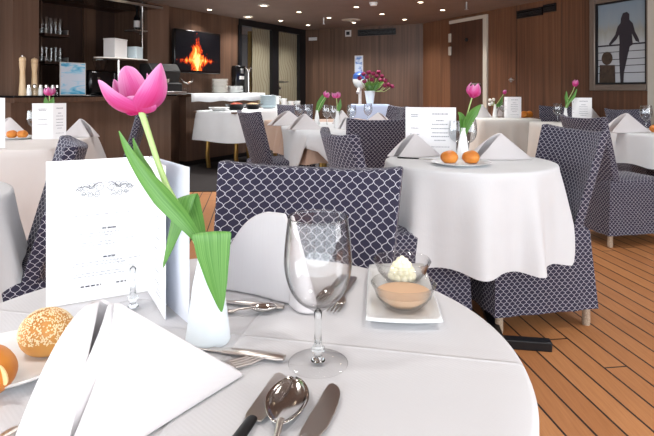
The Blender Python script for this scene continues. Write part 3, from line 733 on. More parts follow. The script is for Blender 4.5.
# ================================================================== CHAIRS
def chair(loc, rz, label):
    t = thing('dining_chair', label, 'chair', loc, rz, 'lattice covered dining chairs')
    # local +y is the way the chair faces; back at y = -.22
    n, m = 12, 12; W = .225
    def bp(u, v, face):           # u -1..1, v 0..1 ; face 0 front 1 rear
        w = W * (.92 + .16 * v); z = .40 + (.905 - .40) * v + (.018 * abs(u) ** 3 * v)
        y = -.20 - .15 * v + .05 * u * u + (0 if face == 0 else -.055 + .012 * v)
        return Vector((u * w, y, z))
    bm = NB(); loop = []
    rows = []
    for i in range(n + 1):
        v = i / n; r = [bp(-1 + 2 * j / m, v, 0) for j in range(m + 1)] + [bp(1 - 2 * j / m, v, 1) for j in range(m + 1)]
        rows.append(r)
    vr = grid(bm, rows, closed=True)
    for row, rev in ((vr[-1], False), (vr[0], True)):
        for j in range(m): bm.faces.new((row[j], row[j + 1], row[2 * m - j], row[2 * m + 1 - j]))
    bmesh.ops.recalc_face_normals(bm, faces=bm.faces); box_uv(bm)
    obj('backrest_cover', bm, 'cover', t, angle=50, bev=.008, keepn=True)
    # seat with skirt, flaring to the hem
    bm = NB(); rows = []
    def ring(hx, y0, y1, z, wob=0):
        P = []
        for (ax, ay, bx, by) in ((-hx, y0, hx, y0), (hx, y0, hx, y1), (hx, y1, -hx, y1), (-hx, y1, -hx, y0)):
            for k in range(8):
                f = k / 8; x = ax + (bx - ax) * f; y = ay + (by - ay) * f; o = wob * math.sin(k * PI / 4 * 3)
                nx, ny = (0, -1) if ay == by == y0 else (0, 1) if ay == by else (1, 0) if ax > 0 else (-1, 0)
                P.append(Vector((x + nx * o, y + ny * o, z)))
        return P
    rows = [ring(.235, -.285, .245, .085, .006), ring(.228, -.275, .24, .2, .003), ring(.218, -.26, .235, .38), ring(.215, -.255, .235, .45), ring(.195, -.235, .215, .468), ring(.02, -.03, .03, .474)]
    vr = grid(bm, rows, closed=True); bm.faces.new(vr[-1])
    bmesh.ops.recalc_face_normals(bm, faces=bm.faces); box_uv(bm)
    obj('seat_cover', bm, 'cover', t, angle=50, keepn=True)
    for sx in (-.2, .2):
        for sy in (-.245, .205):
            bm = NB(); lathe(bm, [(.017, 0), (.019, .02), (.018, .05), (.02, .14)], 12, sx, sy); obj('leg', bm, 'rattan', t)
    return t
def cpos(mid, f):
    f = Vector(f).normalized(); c = Vector(mid) + f * .33
    return (c.x, c.y, 0), math.atan2(-f.x, f.y)
CH = [((-.047, 1.39), (-.25, -.97), 'lattice covered chair facing the camera across the foreground table behind the wine glass'),
      ((1.27, 2.77), (-.98, -.2), 'lattice covered chair at the right of the round middle table seen from its side'),
      ((.045, 2.53), (.96, .26), 'lattice covered chair tucked in at the left of the round middle table'),
      ((.37, 3.72), (-.3, .95), 'lattice covered chair seen from behind at the near end of the long table'),
      ((-.97, 2.04), (-.88, -.47), 'lattice covered chair just behind the big foreground menu at left'),
      ((-1.52, 4.4), (-.94, -.34), 'lattice covered chair seen edge on behind the big pink tulip stem'),
      ((-.72, 4.91), (.87, .5), 'lattice covered chair left of the long table with its back to the buffet'),
      ((-.43, 7.25), (.1, -.99), 'lattice covered chair at the far end of the long table below the glass door'),
      ((.86, 6.5), (-.95, -.3), 'lattice covered chair right of the long table before the blue grey cloth'),
      ((2.85, 6.6), (-.42, -.9), 'lattice covered chair against the right wall between the two far tables'),
      ((3.1, 5.6), (.15, -.99), 'lattice covered chair against the right wall below the picture'),
      ((1.88, 4.0), (.975, .2), 'lattice covered chair with rattan foot showing at the left of the right hand table')]
ch0 = None
for mid, f, lb in CH:
    l, rz = cpos(mid, f)
    if ch0 is None: ch0 = chair(l, rz, lb)
    else: dup(ch0, l, rz, lb)

# ================================================================== TABLES AND CLOTHS
def round_cloth(cx, cy, r, z, hem, folds=9, amp=.03, flare=.05, ph=0, seg=144, n=16, er=.012):
    rows = []
    for f in [0] + [i / 12 for i in range(1, 12)]:
        rows.append([Vector((cx + r * f * math.cos(2 * PI * k / seg), cy + r * f * math.sin(2 * PI * k / seg), z)) for k in range(seg)])
    for a in (0, .5, 1): rows.append([Vector((cx + (r + er * math.sin(a * PI / 2)) * math.cos(2 * PI * k / seg), cy + (r + er * math.sin(a * PI / 2)) * math.sin(2 * PI * k / seg), z - er * (1 - math.cos(a * PI / 2)))) for k in range(seg)])
    for i in range(1, n + 1):
        s = i / n; row = []
        for k in range(seg):
            a = 2 * PI * k / seg; h = hem(a)
            w = .5 + .5 * math.sin(folds * a + ph + .6 * math.sin(2 * a + 1) + .3 * math.sin(5 * a))
            o = er + s * flare + amp * s ** .8 * (w ** 2.2)
            zz = z - er - (z - er - h) * s - .02 * s * (w - .5)
            row.append(Vector((cx + (r + o) * math.cos(a), cy + (r + o) * math.sin(a), zz)))
        rows.append(row)
    bm = NB(); grid(bm, rows, closed=True); bmesh.ops.remove_doubles(bm, verts=bm.verts, dist=1e-5)
    return bm
def adiff(a, b): return abs((a - b + PI) % (2 * PI) - PI)
def hemf(base, dips):
    """dips: (angle, half width, z) where the cloth rests short on a seat"""
    def h(a):
        z = base
        for (c, w, zz) in dips:
            d = adiff(a, c)
            if d < w: z = max(z, zz)
            elif d < w + .12: q = (d - w) / .12; z = max(z, zz + (base - zz) * q * q * (3 - 2 * q))
        return z
    return h
def round_table(x, y, r, lb, bx=0, rz=0):
    o = thing('round_table', lb, 'table', (x, y, 0), rz)
    obj('tabletop', lathe(NB(), [(r - .02, TZ - .03), (r - .008, TZ - .02), (r - .008, TZ - .01), (r - .02, TZ - .004)], 64), 'wood_mid', o)
    obj('column', box(NB(), bx - .035, bx + .035, -.035, .035, .03, TZ - .03), 'black', o, bev=.004)
    obj('base_bar', box(NB(), bx - .025, bx + .025, -.4, .4, .012, .045), 'black', o, bev=.004)
    for s in (-1, 1): obj('foot_bar', box(NB(), bx - .22, bx + .22, s * .4 - .025, s * .4 + .025, 0, .04), 'black', o, bev=.004)
    return o
NT_C = (-.165, .75); NT_R = .419
round_table(*NT_C, NT_R, 'round foreground table under the creased white cloth')
tag(obj('tablecloth', round_cloth(*NT_C, NT_R, TZ, hemf(.36, [(math.atan2(.3, .03), .75, .52)]), 8, .014, .0, 1.0, 180, er=.009), 'cloth_near', angle=180), 'creased white tablecloth on the round foreground table', 'tablecloth')
FT_C = (.722, 2.75); FT_R = .413
ft = round_table(*FT_C, FT_R, 'round middle table on a black foot bar between two lattice chairs', .083, -.16)
tag(obj('tablecloth', round_cloth(*FT_C, FT_R, TZ, hemf(.32, [(.1, .62, .52), (2.9, .5, .52)]), 11, .062, .012, 2.0, 264), 'cloth', angle=180), 'white tablecloth falling in folds from the round middle table', 'tablecloth')
LT_C = (-1.56, 1.77)
round_table(*LT_C, .45, 'round table at the left edge in front of the rose cloth')
tag(obj('tablecloth', round_cloth(*LT_C, .45, TZ, hemf(.27, [(.45, .38, .5)]), 8, .04, .04, .6), 'cloth', angle=180), 'white tablecloth at the left edge of the photo beside the big menu', 'tablecloth')
def rect_table(name, x, y, w, l, rz, lb, leg='wood_mid'):
    o = thing(name, lb, 'table', (x, y, 0), rz)
    obj('tabletop', box(NB(), -w / 2 + .02, w / 2 - .02, -l / 2 + .02, l / 2 - .02, TZ - .035, TZ - .006), 'wood_mid', o)
    for sy in (-1, 1):
        obj('pedestal', lathe(NB(), [(.16, .03), (.1, .06), (.05, .12), (.04, .4), (.06, .6), (.05, TZ - .035)], 20, 0, sy * (l / 2 - .45)), leg, o)
        obj('pedestal_foot', lathe(NB(), [(.28, 0), (.28, .015), (.16, .04)], 28, 0, sy * (l / 2 - .45)), leg, o)
    return o
ER = math.atan2(.129, .992)
EC = Vector((-1.755, 3.80)) + Vector((-.985, -.17)) * .42
rect_table('left_table', EC.x, EC.y, .84, 1.1, .16, 'rectangular table at left carrying menu, napkins and orange rolls')
tag(obj('tablecloth', rect_cloth(EC.x, EC.y, .84, 1.1, .16, TZ, [.5, .3, .16, .16], 7, .07, .03), 'cloth_pink', angle=180), 'pale rose tablecloth on the left table before the bar', 'tablecloth')
IC = Vector((.13, 5.68)); IRZ = math.atan2(.306, .952)
rect_table('long_table', IC.x, IC.y, 1.2, 2.06, IRZ, 'long table in the middle of the room on gold pedestals', 'gold')
tag(obj('tablecloth', rect_cloth(IC.x, IC.y, 1.2, 2.06, IRZ, TZ, [.5, .4, .47, .5], 8, .04, .03), 'cloth_tan', angle=180), 'tan tablecloth under the white top cloths on the long table', 'tablecloth')
# white diagonal overlay at the near end
def Ipt(u, v, z=TZ): q = Matrix.Rotation(IRZ, 4, 'Z') @ Vector((u, v, 0)); return Vector((IC.x + q.x, IC.y + q.y, z))
bm = NB(); n = 36; rows = []
ocx, ocy, hl = -.12, -.62, .72
for i in range(n + 1):
    r = []
    for j in range(n + 1):
        a, b = (i / n * 2 - 1) * hl, (j / n * 2 - 1) * hl
        u = ocx + (a + b) * .7071; v = ocy + (a - b) * .7071
        ox = max(0, abs(u) - .6); oy = max(0, -v - 1.03); dz = max(ox, oy)
        uu = math.copysign(min(abs(u), .6) + (.058 if ox > 0 else .0) + .012 * math.sin(9 * v) * (ox > 0) + ox * .08, u); vv = v if oy == 0 else -1.03 - .058 - oy * .08 - .012 * math.sin(10 * u)
        r.append(Ipt(uu, vv, TZ + .006 - dz))
    rows.append(r)
grid(bm, rows)
tag(obj('top_cloth', bm, 'cloth', angle=180, solid=.002), 'square white top cloth laid diagonally over the near end of the long table', 'tablecloth')
N1 = V2(506, 6.85)
rect_table('far_table', N1.x, N1.y, .72, .5, -.05, 'table with a small white menu in front of the white edged door')
tag(obj('tablecloth', rect_cloth(N1.x, N1.y, .72, .5, -.05, TZ, [.2] * 4, 6, .055, .02), 'cloth_grey', angle=180), 'light grey tablecloth on the far table before the white edged door', 'tablecloth')
N2 = V2(567, 5.85)
rect_table('far_table', N2.x, N2.y, .62, .62, -.05, 'table with vase and menu near the right wall behind the side-on chair')
tag(obj('tablecloth', rect_cloth(N2.x, N2.y, .62, .62, -.05, TZ, [.2] * 4, 6, .055, .02), 'cloth_grey', angle=180), 'light grey tablecloth with a tulip vase near the right wall', 'tablecloth')
RC = Vector((2.98, 4.62))
round_table(RC.x, RC.y, .5, 'round table at the right edge under the picture')
tag(obj('tablecloth', round_cloth(RC.x, RC.y, .5, TZ, hemf(.35, [(3.5, .6, .5), (1.4, .6, .5)]), 8, .045, .04, 1.3), 'cloth', angle=180), 'white tablecloth on the round table at the right edge of the photo', 'tablecloth')
# ================================================================== TABLEWARE
t = NT('solid_glass'); t.t.nodes.remove(t.b); g = t.n('ShaderNodeBsdfGlass', i_Roughness=0, i_IOR=1.45); g.inputs['Color'].default_value = (.97, .98, .98, 1); t.l(g.outputs[0], t.o.inputs['Surface']); M['solid_glass'] = t.m
def wine_glass(loc, lb, sc=1.0, fine=False, grp='wine glasses', gm='glass'):
    o = thing('wine_glass', lb, 'glass', loc, 0, grp)
    sg = 64 if fine else 24
    S_ = lambda pr: [(r * sc, z * sc) for r, z in pr]
    outer = [(.0055, .068), (.012, .0735), (.024, .081), (.034, .093), (.0412, .11), (.0448, .13), (.0442, .15), (.042, .172), (.0394, .192)]
    # resample the profile smoothly
    def smooth(pr, k=4):
        out = []
        for i in range(len(pr) - 1):
            p0, p1, p2, p3 = pr[max(i - 1, 0)], pr[i], pr[i + 1], pr[min(i + 2, len(pr) - 1)]
            for j in range(k):
                u = j / k
                out.append(tuple(.5 * (2 * b + (c - a) * u + (2 * a - 5 * b + 4 * c - d) * u * u + (3 * b - a - 3 * c + d) * u ** 3) for a, b, c, d in zip(p0, p1, p2, p3)))
        return out + [pr[-1]]
    if fine:
        inner = [(max(0, r - .0012), z + .0) for r, z in reversed(outer) if z > .0735] + [(.012, .0785), (0, .0765)]
        pr = smooth(outer) + [(.0390, .1928)] + smooth(inner)
    else: pr = smooth(outer, 2)
    obj('bowl', lathe(NB(), S_(pr), sg, cap0=False, cap1=False), gm if fine else 'glass_far', o, angle=70)
    stem = [(.0095, .0045), (.006, .008), (.0048, .013), (.0085, .017), (.0088, .021), (.0052, .026), (.0045, .04), (.0045, .055), (.0055, .068), (.0, .0735)] if fine else [(.008, .004), (.0045, .012), (.0045, .06), (.0055, .068)]
    obj('stem', lathe(NB(), S_(stem), 24 if fine else 12), 'solid_glass' if fine else 'glass_far', o, angle=70)
    if fine:
        bm = NB(); lathe(bm, S_([(.0392, .1922), (.0398, .1927), (.0392, .1933), (.0386, .1927), (.0392, .1922)]), 64, cap0=False, cap1=False); obj('rim', bm, 'solid_glass', o)
    obj('foot', lathe(NB(), S_([(.0385, .0), (.0395, .0012), (.038, .0022), (.02, .0036), (.008, .0052)]), sg, cap0=False, cap1=False), gm, o, angle=70)
    return o

def vase(loc, lb, h=.15, r=.031, neck=.011, lip=.014, mat='vase', smooth_cone=True):
    o = thing('bud_vase', lb, 'vase', loc)
    obj('body', lathe(NB(), [(r * .96, 0), (r, .003), (r * .98, .008), (r * .86, h * .25), (r * .66, h * .55), (neck * 1.1, h * .85), (neck, h * .92)], 40, cap1=False), mat, o)
    obj('lip', lathe(NB(), [(neck, h * .92), (lip, h), (lip * .85, h), (neck * .75, h * .9), (neck * .6, h * .4)], 32, cap0=False), mat, o)
    return o

def petal(bm, base, tip, normal, width, cup=.3, bulge=.25, n=10, m=8, roundness=.75):
    """a curved petal from base to tip; normal = its outer side"""
    base, tip, N = Vector(base), Vector(tip), Vector(normal).normalized()
    ax = tip - base; L = ax.length; ax.normalize(); N = (N - ax * N.dot(ax)).normalized(); sd = ax.cross(N)
    rows, uvs = [], []
    for i in range(n + 1):
        s = i / n; w = width * .5 * max(.03, (math.sin(PI * min(1, s ** .8 * .93 + .07)) ** roundness))
        c = base + ax * (L * s) + N * (bulge * L * math.sin(PI * s))
        rows.append([c + sd * (w * (2 * j / m - 1)) - N * (cup * w * (2 * j / m - 1) ** 2 * 1.2) for j in range(m + 1)]); uvs.append([(j / m, s) for j in range(m + 1)])
    grid(bm, rows, uvs); return bm

def ribbon(bm, pts, widths, fold=.25, m=6, sub=5, view=Vector((0, -1, 0)), twist=None, side=None):
    """leaf blade following 3D points, broad side towards the table"""
    P = [Vector(p) for p in pts]; Q, Wd = [], []
    for i in range(len(P) - 1):
        a, b, c, d = P[max(i - 1, 0)], P[i], P[i + 1], P[min(i + 2, len(P) - 1)]
        for j in range(sub):
            u = j / sub; Q.append(.5 * (2 * b + (c - a) * u + (2 * a - 5 * b + 4 * c - d) * u * u + (3 * b - a - 3 * c + d) * u ** 3)); Wd.append(widths[i] * (1 - u) + widths[i + 1] * u)
    Q.append(P[-1]); Wd.append(widths[-1]); rows, uvs = [], []
    n = len(Q)
    for i, q in enumerate(Q):
        d = (Q[min(i + 1, n - 1)] - Q[max(i - 1, 0)]).normalized()
        tv = view if not twist else Matrix.Rotation(twist[0] + (twist[1] - twist[0]) * i / n, 3, d) @ view
        s = d.cross(tv).normalized(); s = Vector(side).normalized() if side else s; nn = s.cross(d).normalized()
        rows.append([q + s * (Wd[i] / 2 * (2 * j / m - 1)) + nn * (fold * Wd[i] * ((2 * j / m - 1) ** 2 - .3)) for j in range(m + 1)]); uvs.append([(j / m, i / n) for j in range(m + 1)])
    grid(bm, rows, uvs); return bm

def small_tulip(loc, lb, stem_pts, leaves, sz=.05, mat='petal', tilt=(0, 0), opened=.25):
    """stem_pts and leaves relative to the vase base"""
    o = thing('tulip', lb, 'tulip', loc)
    obj('stem', tube(NB(), stem_pts, .0035, 8), 'stem', o)
    top = Vector(stem_pts[-1]); ax = (top - Vector(stem_pts[-2])).normalized(); a = ax.orthogonal().normalized(); b = ax.cross(a)
    for k in range(6):
        an = 2 * PI * k / 6; rd = a * math.cos(an) + b * math.sin(an); rr = .9 if k % 2 else 1.05
        obj('petal', petal(NB(), top - ax * .003, top + ax * sz * rr + rd * sz * opened, rd, sz * .75, .55, .34, 6, 6), mat, o, angle=180)
    for pts, w in leaves:
        obj('leaf', ribbon(NB(), pts, w, .3, 4, 4), 'leaf', o, angle=180)
    return o

def napkin(name_loc, rz, lb, W=.22, H=.115, flip=1, grp='folded napkins', D=.1):
    """napkin folded into a standing tent: broad front face, fold on one side, rolled open edges on the other"""
    arms = [([(-.52, -.30), (-.2, -.32), (.15, -.2), (.5, 0)], 1.02), ([(-.46, -.06), (-.2, -.08), (.2, -.04), (.5, .01)], 1.0), ([(-.56, -.02), (-.68, .14), (-.52, .34), (0, .22), (.5, .02)], .5)]
    bm = NB()
    arms3 = [([Vector((x * W * flip, y * D * 1.6, 0)) for x, y in a], p) for a, p in arms]
    tent(bm, arms3, Vector((-.02 * flip, .0, H)))
    o = obj('folded_napkin', bm, 'napkin', angle=60, solid=.0035); o.location = name_loc; o.rotation_euler = (0, 0, rz)
    return tag(o, lb, 'napkin', grp)
def tent(bm, arms, apex, n=14, m=14, top=.985, p_fold=1.0):
    for arm in arms:
        base, p_end = arm[:2]; apex_ = arm[2] if len(arm) > 2 else apex
        B = [Vector(b) for b in base]; Q = []
        for i in range(len(B) - 1):
            a, b, c, d = B[max(i - 1, 0)], B[i], B[i + 1], B[min(i + 2, len(B) - 1)]
            for j in range(m // 2):
                u = j / (m // 2); Q.append(.5 * (2 * b + (c - a) * u + (2 * a - 5 * b + 4 * c - d) * u * u + (3 * b - a - 3 * c + d) * u ** 3))
        Q.append(B[-1]); nq = len(Q); rows = []
        for i in range(n + 1):
            s = i / n * top; row = []
            for j, q in enumerate(Q):
                f = j / (nq - 1)
                if isinstance(p_end, tuple): p = p_end[0] + (p_end[1] - p_end[0]) * f / .4 if f < .4 else p_end[1] + (p_end[2] - p_end[1]) * (f - .4) / .6
                else: p = p_end + (p_fold - p_end) * min(1, f * 1.6)
                k = (1 - s) ** p
                row.append(Vector((apex_.x + (q.x - apex_.x) * k, apex_.y + (q.y - apex_.y) * k, q.z + (apex_.z - q.z) * s)))
            rows.append(row)
        grid(bm, rows)

def flat_panel(p0, p1, z0, z1, th=.0008):
    d = (p1 - p0).normalized(); nrm = Vector((d.y, -d.x)) * th
    bm = NB(); c = [p0 - nrm, p1 - nrm, p1 + nrm, p0 + nrm]
    return prism(bm, [tuple(q) for q in c], z0, z1)
def text_rows(o, p0, p1, z0, z1, rows, mat, seed, off=.0012, h=.0022, side=1):
    """rows of small illegible print: (centre 0..1 across, height 0..1, length, weight)"""
    rr = random.Random(seed); d = p1 - p0; nrm = Vector((d.y, -d.x)).normalized() * side
    for (cx, cz, ln, hh) in rows:
        bm = NB(); x = cx - ln / 2
        while x < cx + ln / 2:
            w = rr.uniform(.018, .05); w = min(w, cx + ln / 2 - x)
            a = p0 + d * x + nrm * off; b = p0 + d * (x + w) + nrm * off; z = z0 + (z1 - z0) * cz; q = h * hh
            vs = [bm.verts.new((a.x, a.y, z - q)), bm.verts.new((b.x, b.y, z - q)), bm.verts.new((b.x, b.y, z + q)), bm.verts.new((a.x, a.y, z + q))]
            bm.faces.new(vs); x += w + .014
        obj('text_line', bm, mat, o, smooth=False)
def small_menu(loc, lb, w1, a1, w2, a2, h=.25, rows=True):
    """a folded card: two panels from the spine, angles in degrees from +x"""
    o = thing('menu_card', lb, 'menu', loc, 0, 'menu cards')
    sp_ = Vector((0, 0)); A = Vector((math.cos(math.radians(a1)), math.sin(math.radians(a1)))) * w1; B = Vector((math.cos(math.radians(a2)), math.sin(math.radians(a2)))) * w2
    pA = obj('panel', flat_panel(sp_, A, 0, h), 'paper', o, smooth=False); pB = obj('panel', flat_panel(sp_, B, 0, h), 'paper', o, smooth=False)
    if rows:
        tr = [(.5, .86, .5, 1.2), (.5, .72, .25, 1), (.5, .64, .5, .8), (.5, .55, .55, .8), (.5, .46, .5, .8), (.5, .38, .55, .8), (.5, .3, .35, .8), (.5, .16, .6, .6)]
        text_rows(pB, B, sp_, 0, h, tr, 'ink_faint', 3, .0015, .003) if B.x < 0 else text_rows(pB, sp_, B, 0, h, tr, 'ink_faint', 3, .0015, .003)
        if A.x < 0: text_rows(pA, A, sp_, 0, h, [(.5, .84, .4, 1), (.5, .8, .35, 1), (.5, .55, .4, .7), (.5, .42, .5, .7)], 'ink_faint', 5, .0015, .003)
    return o

def roll(loc, lb, r=.035, mat='bread', sq=.8, rz=0, grp='bread rolls'):
    o = thing('bread_roll', lb, 'bread roll', loc, rz, grp)
    bm = NB(); bmesh.ops.create_uvsphere(bm, u_segments=28, v_segments=18, radius=r)
    for v in bm.verts:
        v.co.z = v.co.z * sq + r * sq * .9; v.co.x *= 1.08
        if v.co.z < r * .12: v.co.z = r * .06
        v.co += v.co.normalized() * (.03 * r * math.sin(5 * v.co.x / r + 2 * v.co.y / r))
        v.co.z = max(v.co.z, .001)
    obj('crust', bm, mat, o, angle=180)
    return o

def plate(loc, lb, r, grp=None):
    o = thing('plate', lb, 'plate', loc, 0, grp)
    obj('dish', lathe(NB(), [(r * .6, 0), (r * .62, .003), (r * .98, .013), (r, .015), (r * .97, .0165), (r * .64, .0065), (0, .005)], 56), 'white', o)
    return o

# ---- cutlery, local: handle end at origin, tip towards +y, z up
def knife(loc, rz, lb, L=.21, black=False, w=.019, blade_dark=False):
    o = thing('table_knife', lb, 'knife', loc, rz, 'knives')
    hl = L * .5
    bl = [(-w * .28, hl), (w * .35, hl), (w * .52, hl + L * .1), (w * .52, hl + L * .24), (w * .47, hl + L * .33), (w * .36, hl + L * .41), (w * .2, hl + L * .46), (0, L * .985), (-w * .2, L), (-w * .33, L * .975), (-w * .36, L * .93), (-w * .36, hl + .01)]
    obj('blade', prism(NB(), bl, .0015, .003), 'cutlery', o, bev=.0004, angle=30)
    obj('handle', tube(NB(), [(0, 0, .004), (0, .01, .004), (0, hl * .5, .004), (0, hl, .003), (0, hl + .004, .0028)], .007, 14, [.006, .0085, .0075, .0065, .005], .5), 'black' if black else 'cutlery', o)
    return o
def spoon(loc, rz, lb, L=.2, bw=.021, bl=.062):
    o = thing('spoon', lb, 'spoon', loc, rz, 'spoons')
    n, m = 16, 12; rows = []
    for i in range(n + 1):
        s = i / n; y = L - bl + bl * s; wd = bw * max(.1, math.sin(PI * min(1, (s * .9 + .08))) ** .62) if s < .98 else bw * .12
        wd *= (1.02 + .12 * (s - .4))
        rows.append([Vector((wd * (2 * j / m - 1), y, .0105 - .0085 * math.sin(PI * (.08 + .9 * s)) ** .7 * (1 - (2 * j / m - 1) ** 2) ** .7)) for j in range(m + 1)])
    obj('bowl', grid_bm(rows), 'steel', o, angle=180, solid=.0012)
    obj('handle', tube(NB(), [(0, 0, .003), (0, .004, .003), (0, .06, .003), (0, L - bl - .02, .006), (0, L - bl + .006, .009)], .006, 12, [.006, .0085, .006, .0035, .0038], .35), 'cutlery', o)
    return o
def grid_bm(rows):
    b = NB(); grid(b, rows); return b
def fork(loc, rz, lb, L=.2, hw=.012):
    o = thing('fork', lb, 'fork', loc, rz, 'forks')
    obj('handle', tube(NB(), [(0, 0, .003), (0, .004, .003), (0, .06, .003), (0, L - .085, .004), (0, L - .07, .005)], .006, 12, [.006, .008, .0058, .0032, .0038], .38), 'cutlery', o)
    rows = []
    for i in range(7):
        s = i / 6; y = L - .072 + .03 * s; w = hw * (.3 + .7 * math.sin(PI / 2 * min(1, s * 1.3))); rows.append([Vector((w * (2 * j / 6 - 1), y, .005 - .003 * s + .001 * (2 * j / 6 - 1) ** 2)) for j in range(7)])
    obj('head', grid_bm(rows), 'cutlery', o, angle=180, solid=.0015)
    for k in range(4):
        x = hw * (-.84 + .56 * k)
        obj('tine', tube(NB(), [(x, L - .043, .0022), (x, L - .02, .0022), (x * .95, L, .005)], .0014, 6, [.002, .0016, .0009]), 'cutlery', o)
    return o
def lay(fn, tip_px, end_px, lb, L, z=TZ + .002, **kw):
    """lay cutlery so that its tip and its line agree with two spots of the photograph"""
    a = at(*tip_px, z); b = at(*end_px, z); d = (a - b).normalized(); base = a - d * L
    return fn((base.x, base.y, z), math.atan2(-d.x, d.y), lb, L, **kw)

T = lambda px, py, dz=.001: at(px, py, TZ + dz)
# ================================================================== NEAR TABLE
# ---- the big menu: three leaves from one spine
mo = thing('menu_card', 'big open white menu standing on the foreground table', 'menu', (0, 0, 0), 0, 'menu cards')
SP = Vector((-.319, .962)); E1 = Vector((-.462, .888)); E2 = Vector((-.252, .842)); E3 = Vector((-.2114, .827))
z0, z1 = TZ + .002, .992
fp_ = obj('front_page', flat_panel(E1, SP, z0, z1), 'paper', mo, smooth=False)
ip_ = obj('inner_page', flat_panel(SP, E2, z0, z1), 'paper', mo, smooth=False)
obj('back_page', flat_panel(SP + Vector((.004, .002)), E3, z0, z1), 'paper_shaded', mo, smooth=False)
rows = [(.52, .605, .62, .6), (.6, .505, .14, 1.3), (.5, .475, .42, .55), (.5, .455, .3, .5), (.78, .49, .18, .5), (.5, .41, .34, .5), (.5, .39, .34, .5), (.82, .42, .12, .5), (.6, .3, .12, 1.3), (.5, .27, .46, .55), (.5, .25, .52, .5), (.5, .195, .46, .5), (.5, .175, .5, .5), (.86, .27, .12, .5)]
text_rows(fp_, E1, SP, z0, z1, rows, 'ink_faint', 11, .0014, .0012)
text_rows(fp_, E1, SP, z0, z1, [(.42, .105, .2, 1.1), (.72, .105, .1, 1.1), (.6, .505, .14, 1.0), (.6, .3, .12, 1.0)], 'ink', 12, .0016, .0011)
text_rows(ip_, SP, E2, z0, z1, [(.6, .7 - .075 * k, .3 - .04 * (k % 3), .7) for k in range(8)] + [(.7, .1, .3, .6), (.75, .13, .3, .6)], 'ink_faint', 13, .0014, .0011)
# scroll ornament at the top of the front page
dE = (SP - E1); nE = Vector((dE.y, -dE.x)).normalized() * .0016
def onpage(u, v): q = E1 + dE * u + nE; return Vector((q.x, q.y, z0 + (z1 - z0) * v))
bm = NB()
def curl(cu, cv, r, turns, sgn, up=1):
    pts = []
    for k in range(int(18 * turns)):
        a = 2 * PI * k / 18; rr = r * (1 - .75 * k / (18 * turns)); pts.append(onpage(cu + sgn * rr * math.cos(a) / .161, cv + up * rr * math.sin(a) / .242))
    tube(bm, pts, .0004, 4)
for sg in (-1, 1):
    for (du, dv, r, up) in ((.06, .8, .009, 1), (.13, .815, .0065, -1), (.19, .80, .008, 1), (.25, .795, .0055, -1), (.08, .755, .006, -1), (.15, .75, .0055, 1), (.21, .76, .004, -1)):
        curl(.56 + sg * du, dv, r, 1.6, sg, up)
    tube(bm, [onpage(.56, .835), onpage(.56 + sg * .07, .83), onpage(.56 + sg * .14, .795), onpage(.56 + sg * .21, .81), onpage(.56 + sg * .29, .79)], .0004, 4)
obj('scroll_ornament', bm, 'ink', fp_)

# ---- wine glasses
wine_glass((-.0118, .7095, TZ + .001), 'empty wine glass standing in the middle of the foreground table', 1.0, True)
wine_glass((-.318, .885, TZ + .001), 'empty wine glass standing just in front of the big open menu', .98, True, gm='clear2')
# ---- bud vase and tulip
VB = Vector((-.1705, .775, TZ + .001))
vase(VB, 'white frosted bud vase on the foreground table holding the big pink tulip', .152, .032, .011, .013)
tl = thing('tulip', 'big open pink tulip with drooping leaves leaning over the foreground menu', 'tulip', VB)
def tp(px, py, d): return dep(px, py, d) - VB
obj('stem', tube(NB(), [tp(209, 320, .775), tp(208, 285, .775), tp(203, 255, .777), tp(193, 233, .782), tp(180, 211, .787), tp(167, 187, .791), tp(158, 163, .795), tp(150, 138, .798), tp(141.5, 112, .80)], .0045, 12, [.004, .004, .005, .0055, .005, .0045, .0042, .0042, .005]), 'stem', tl)
fb = tp(140, 114, .80)
def pet(tx, ty, dd, nrm, w, **k): obj('petal', petal(NB(), fb, tp(tx, ty, .80 + dd), nrm, w, n=16, m=12, **k), 'petal', tl, angle=180, sub=1, solid=.0008)
pet(125, 66, .03, (-.15, .95, -.1), .046, cup=.35, bulge=.22, roundness=.4)        # tall rounded back petal
pet(98, 80, -.012, (-.4, -.7, -.6), .043, cup=.35, bulge=.2, roundness=.65)           # left petal leaning out
pet(114, 79, .03, (-.6, .6, -.4), .034, cup=.3, bulge=.2)
pet(161, 63, -.008, (.6, -.7, -.3), .046, cup=.4, bulge=.26, roundness=.8)          # right petal with pointed tip
pet(147, 73, .012, (.6, .5, -.1), .034, cup=.4, bulge=.22, roundness=.9)
pet(137, 96, -.02, (.0, -.7, -.7), .05, cup=.25, bulge=.12, roundness=.4)        # short front petal
obj('stamen', lathe(NB(), [(.004, 0), (.006, .012), (.003, .024), (0, .026)], 12, fb.x - .004, fb.y, fb.z + .006), pm('deep_pink_heart', (214, 22, 106), .5), tl)
px = .79 / F
def leaf(pts, ws, **k): obj('leaf', ribbon(NB(), [tp(*p) for p in pts], [w * px for w in ws], m=8, **k), 'leaf', tl, angle=180, sub=1)
leaf([(204, 250, .776), (196, 236, .774), (181, 217, .77), (163, 197, .768), (145, 175, .772), (130, 153, .78), (119, 131, .79)], [7, 10, 17, 20, 15, 9, 1], fold=.16)
leaf([(160, 190, .775), (148, 172, .785), (139, 156, .79), (133, 138, .80)], [8, 11, 8, 1], fold=.2)
leaf([(204, 258, .782), (200, 232, .80), (190, 199, .812), (186, 197, .806), (181, 214, .80), (173, 238, .797), (163, 268, .795)], [6, 12, 20, 21, 20, 12, 1], fold=.05, side=(1, 0, .25))
leaf([(206, 258, .77), (207, 240, .757), (210, 232, .744), (211.5, 236, .738), (213, 256, .737), (217, 284, .737), (221.5, 312, .737)], [10, 22, 35, 37, 31, 19, 1.5], fold=.05, side=(1, 0, .08))

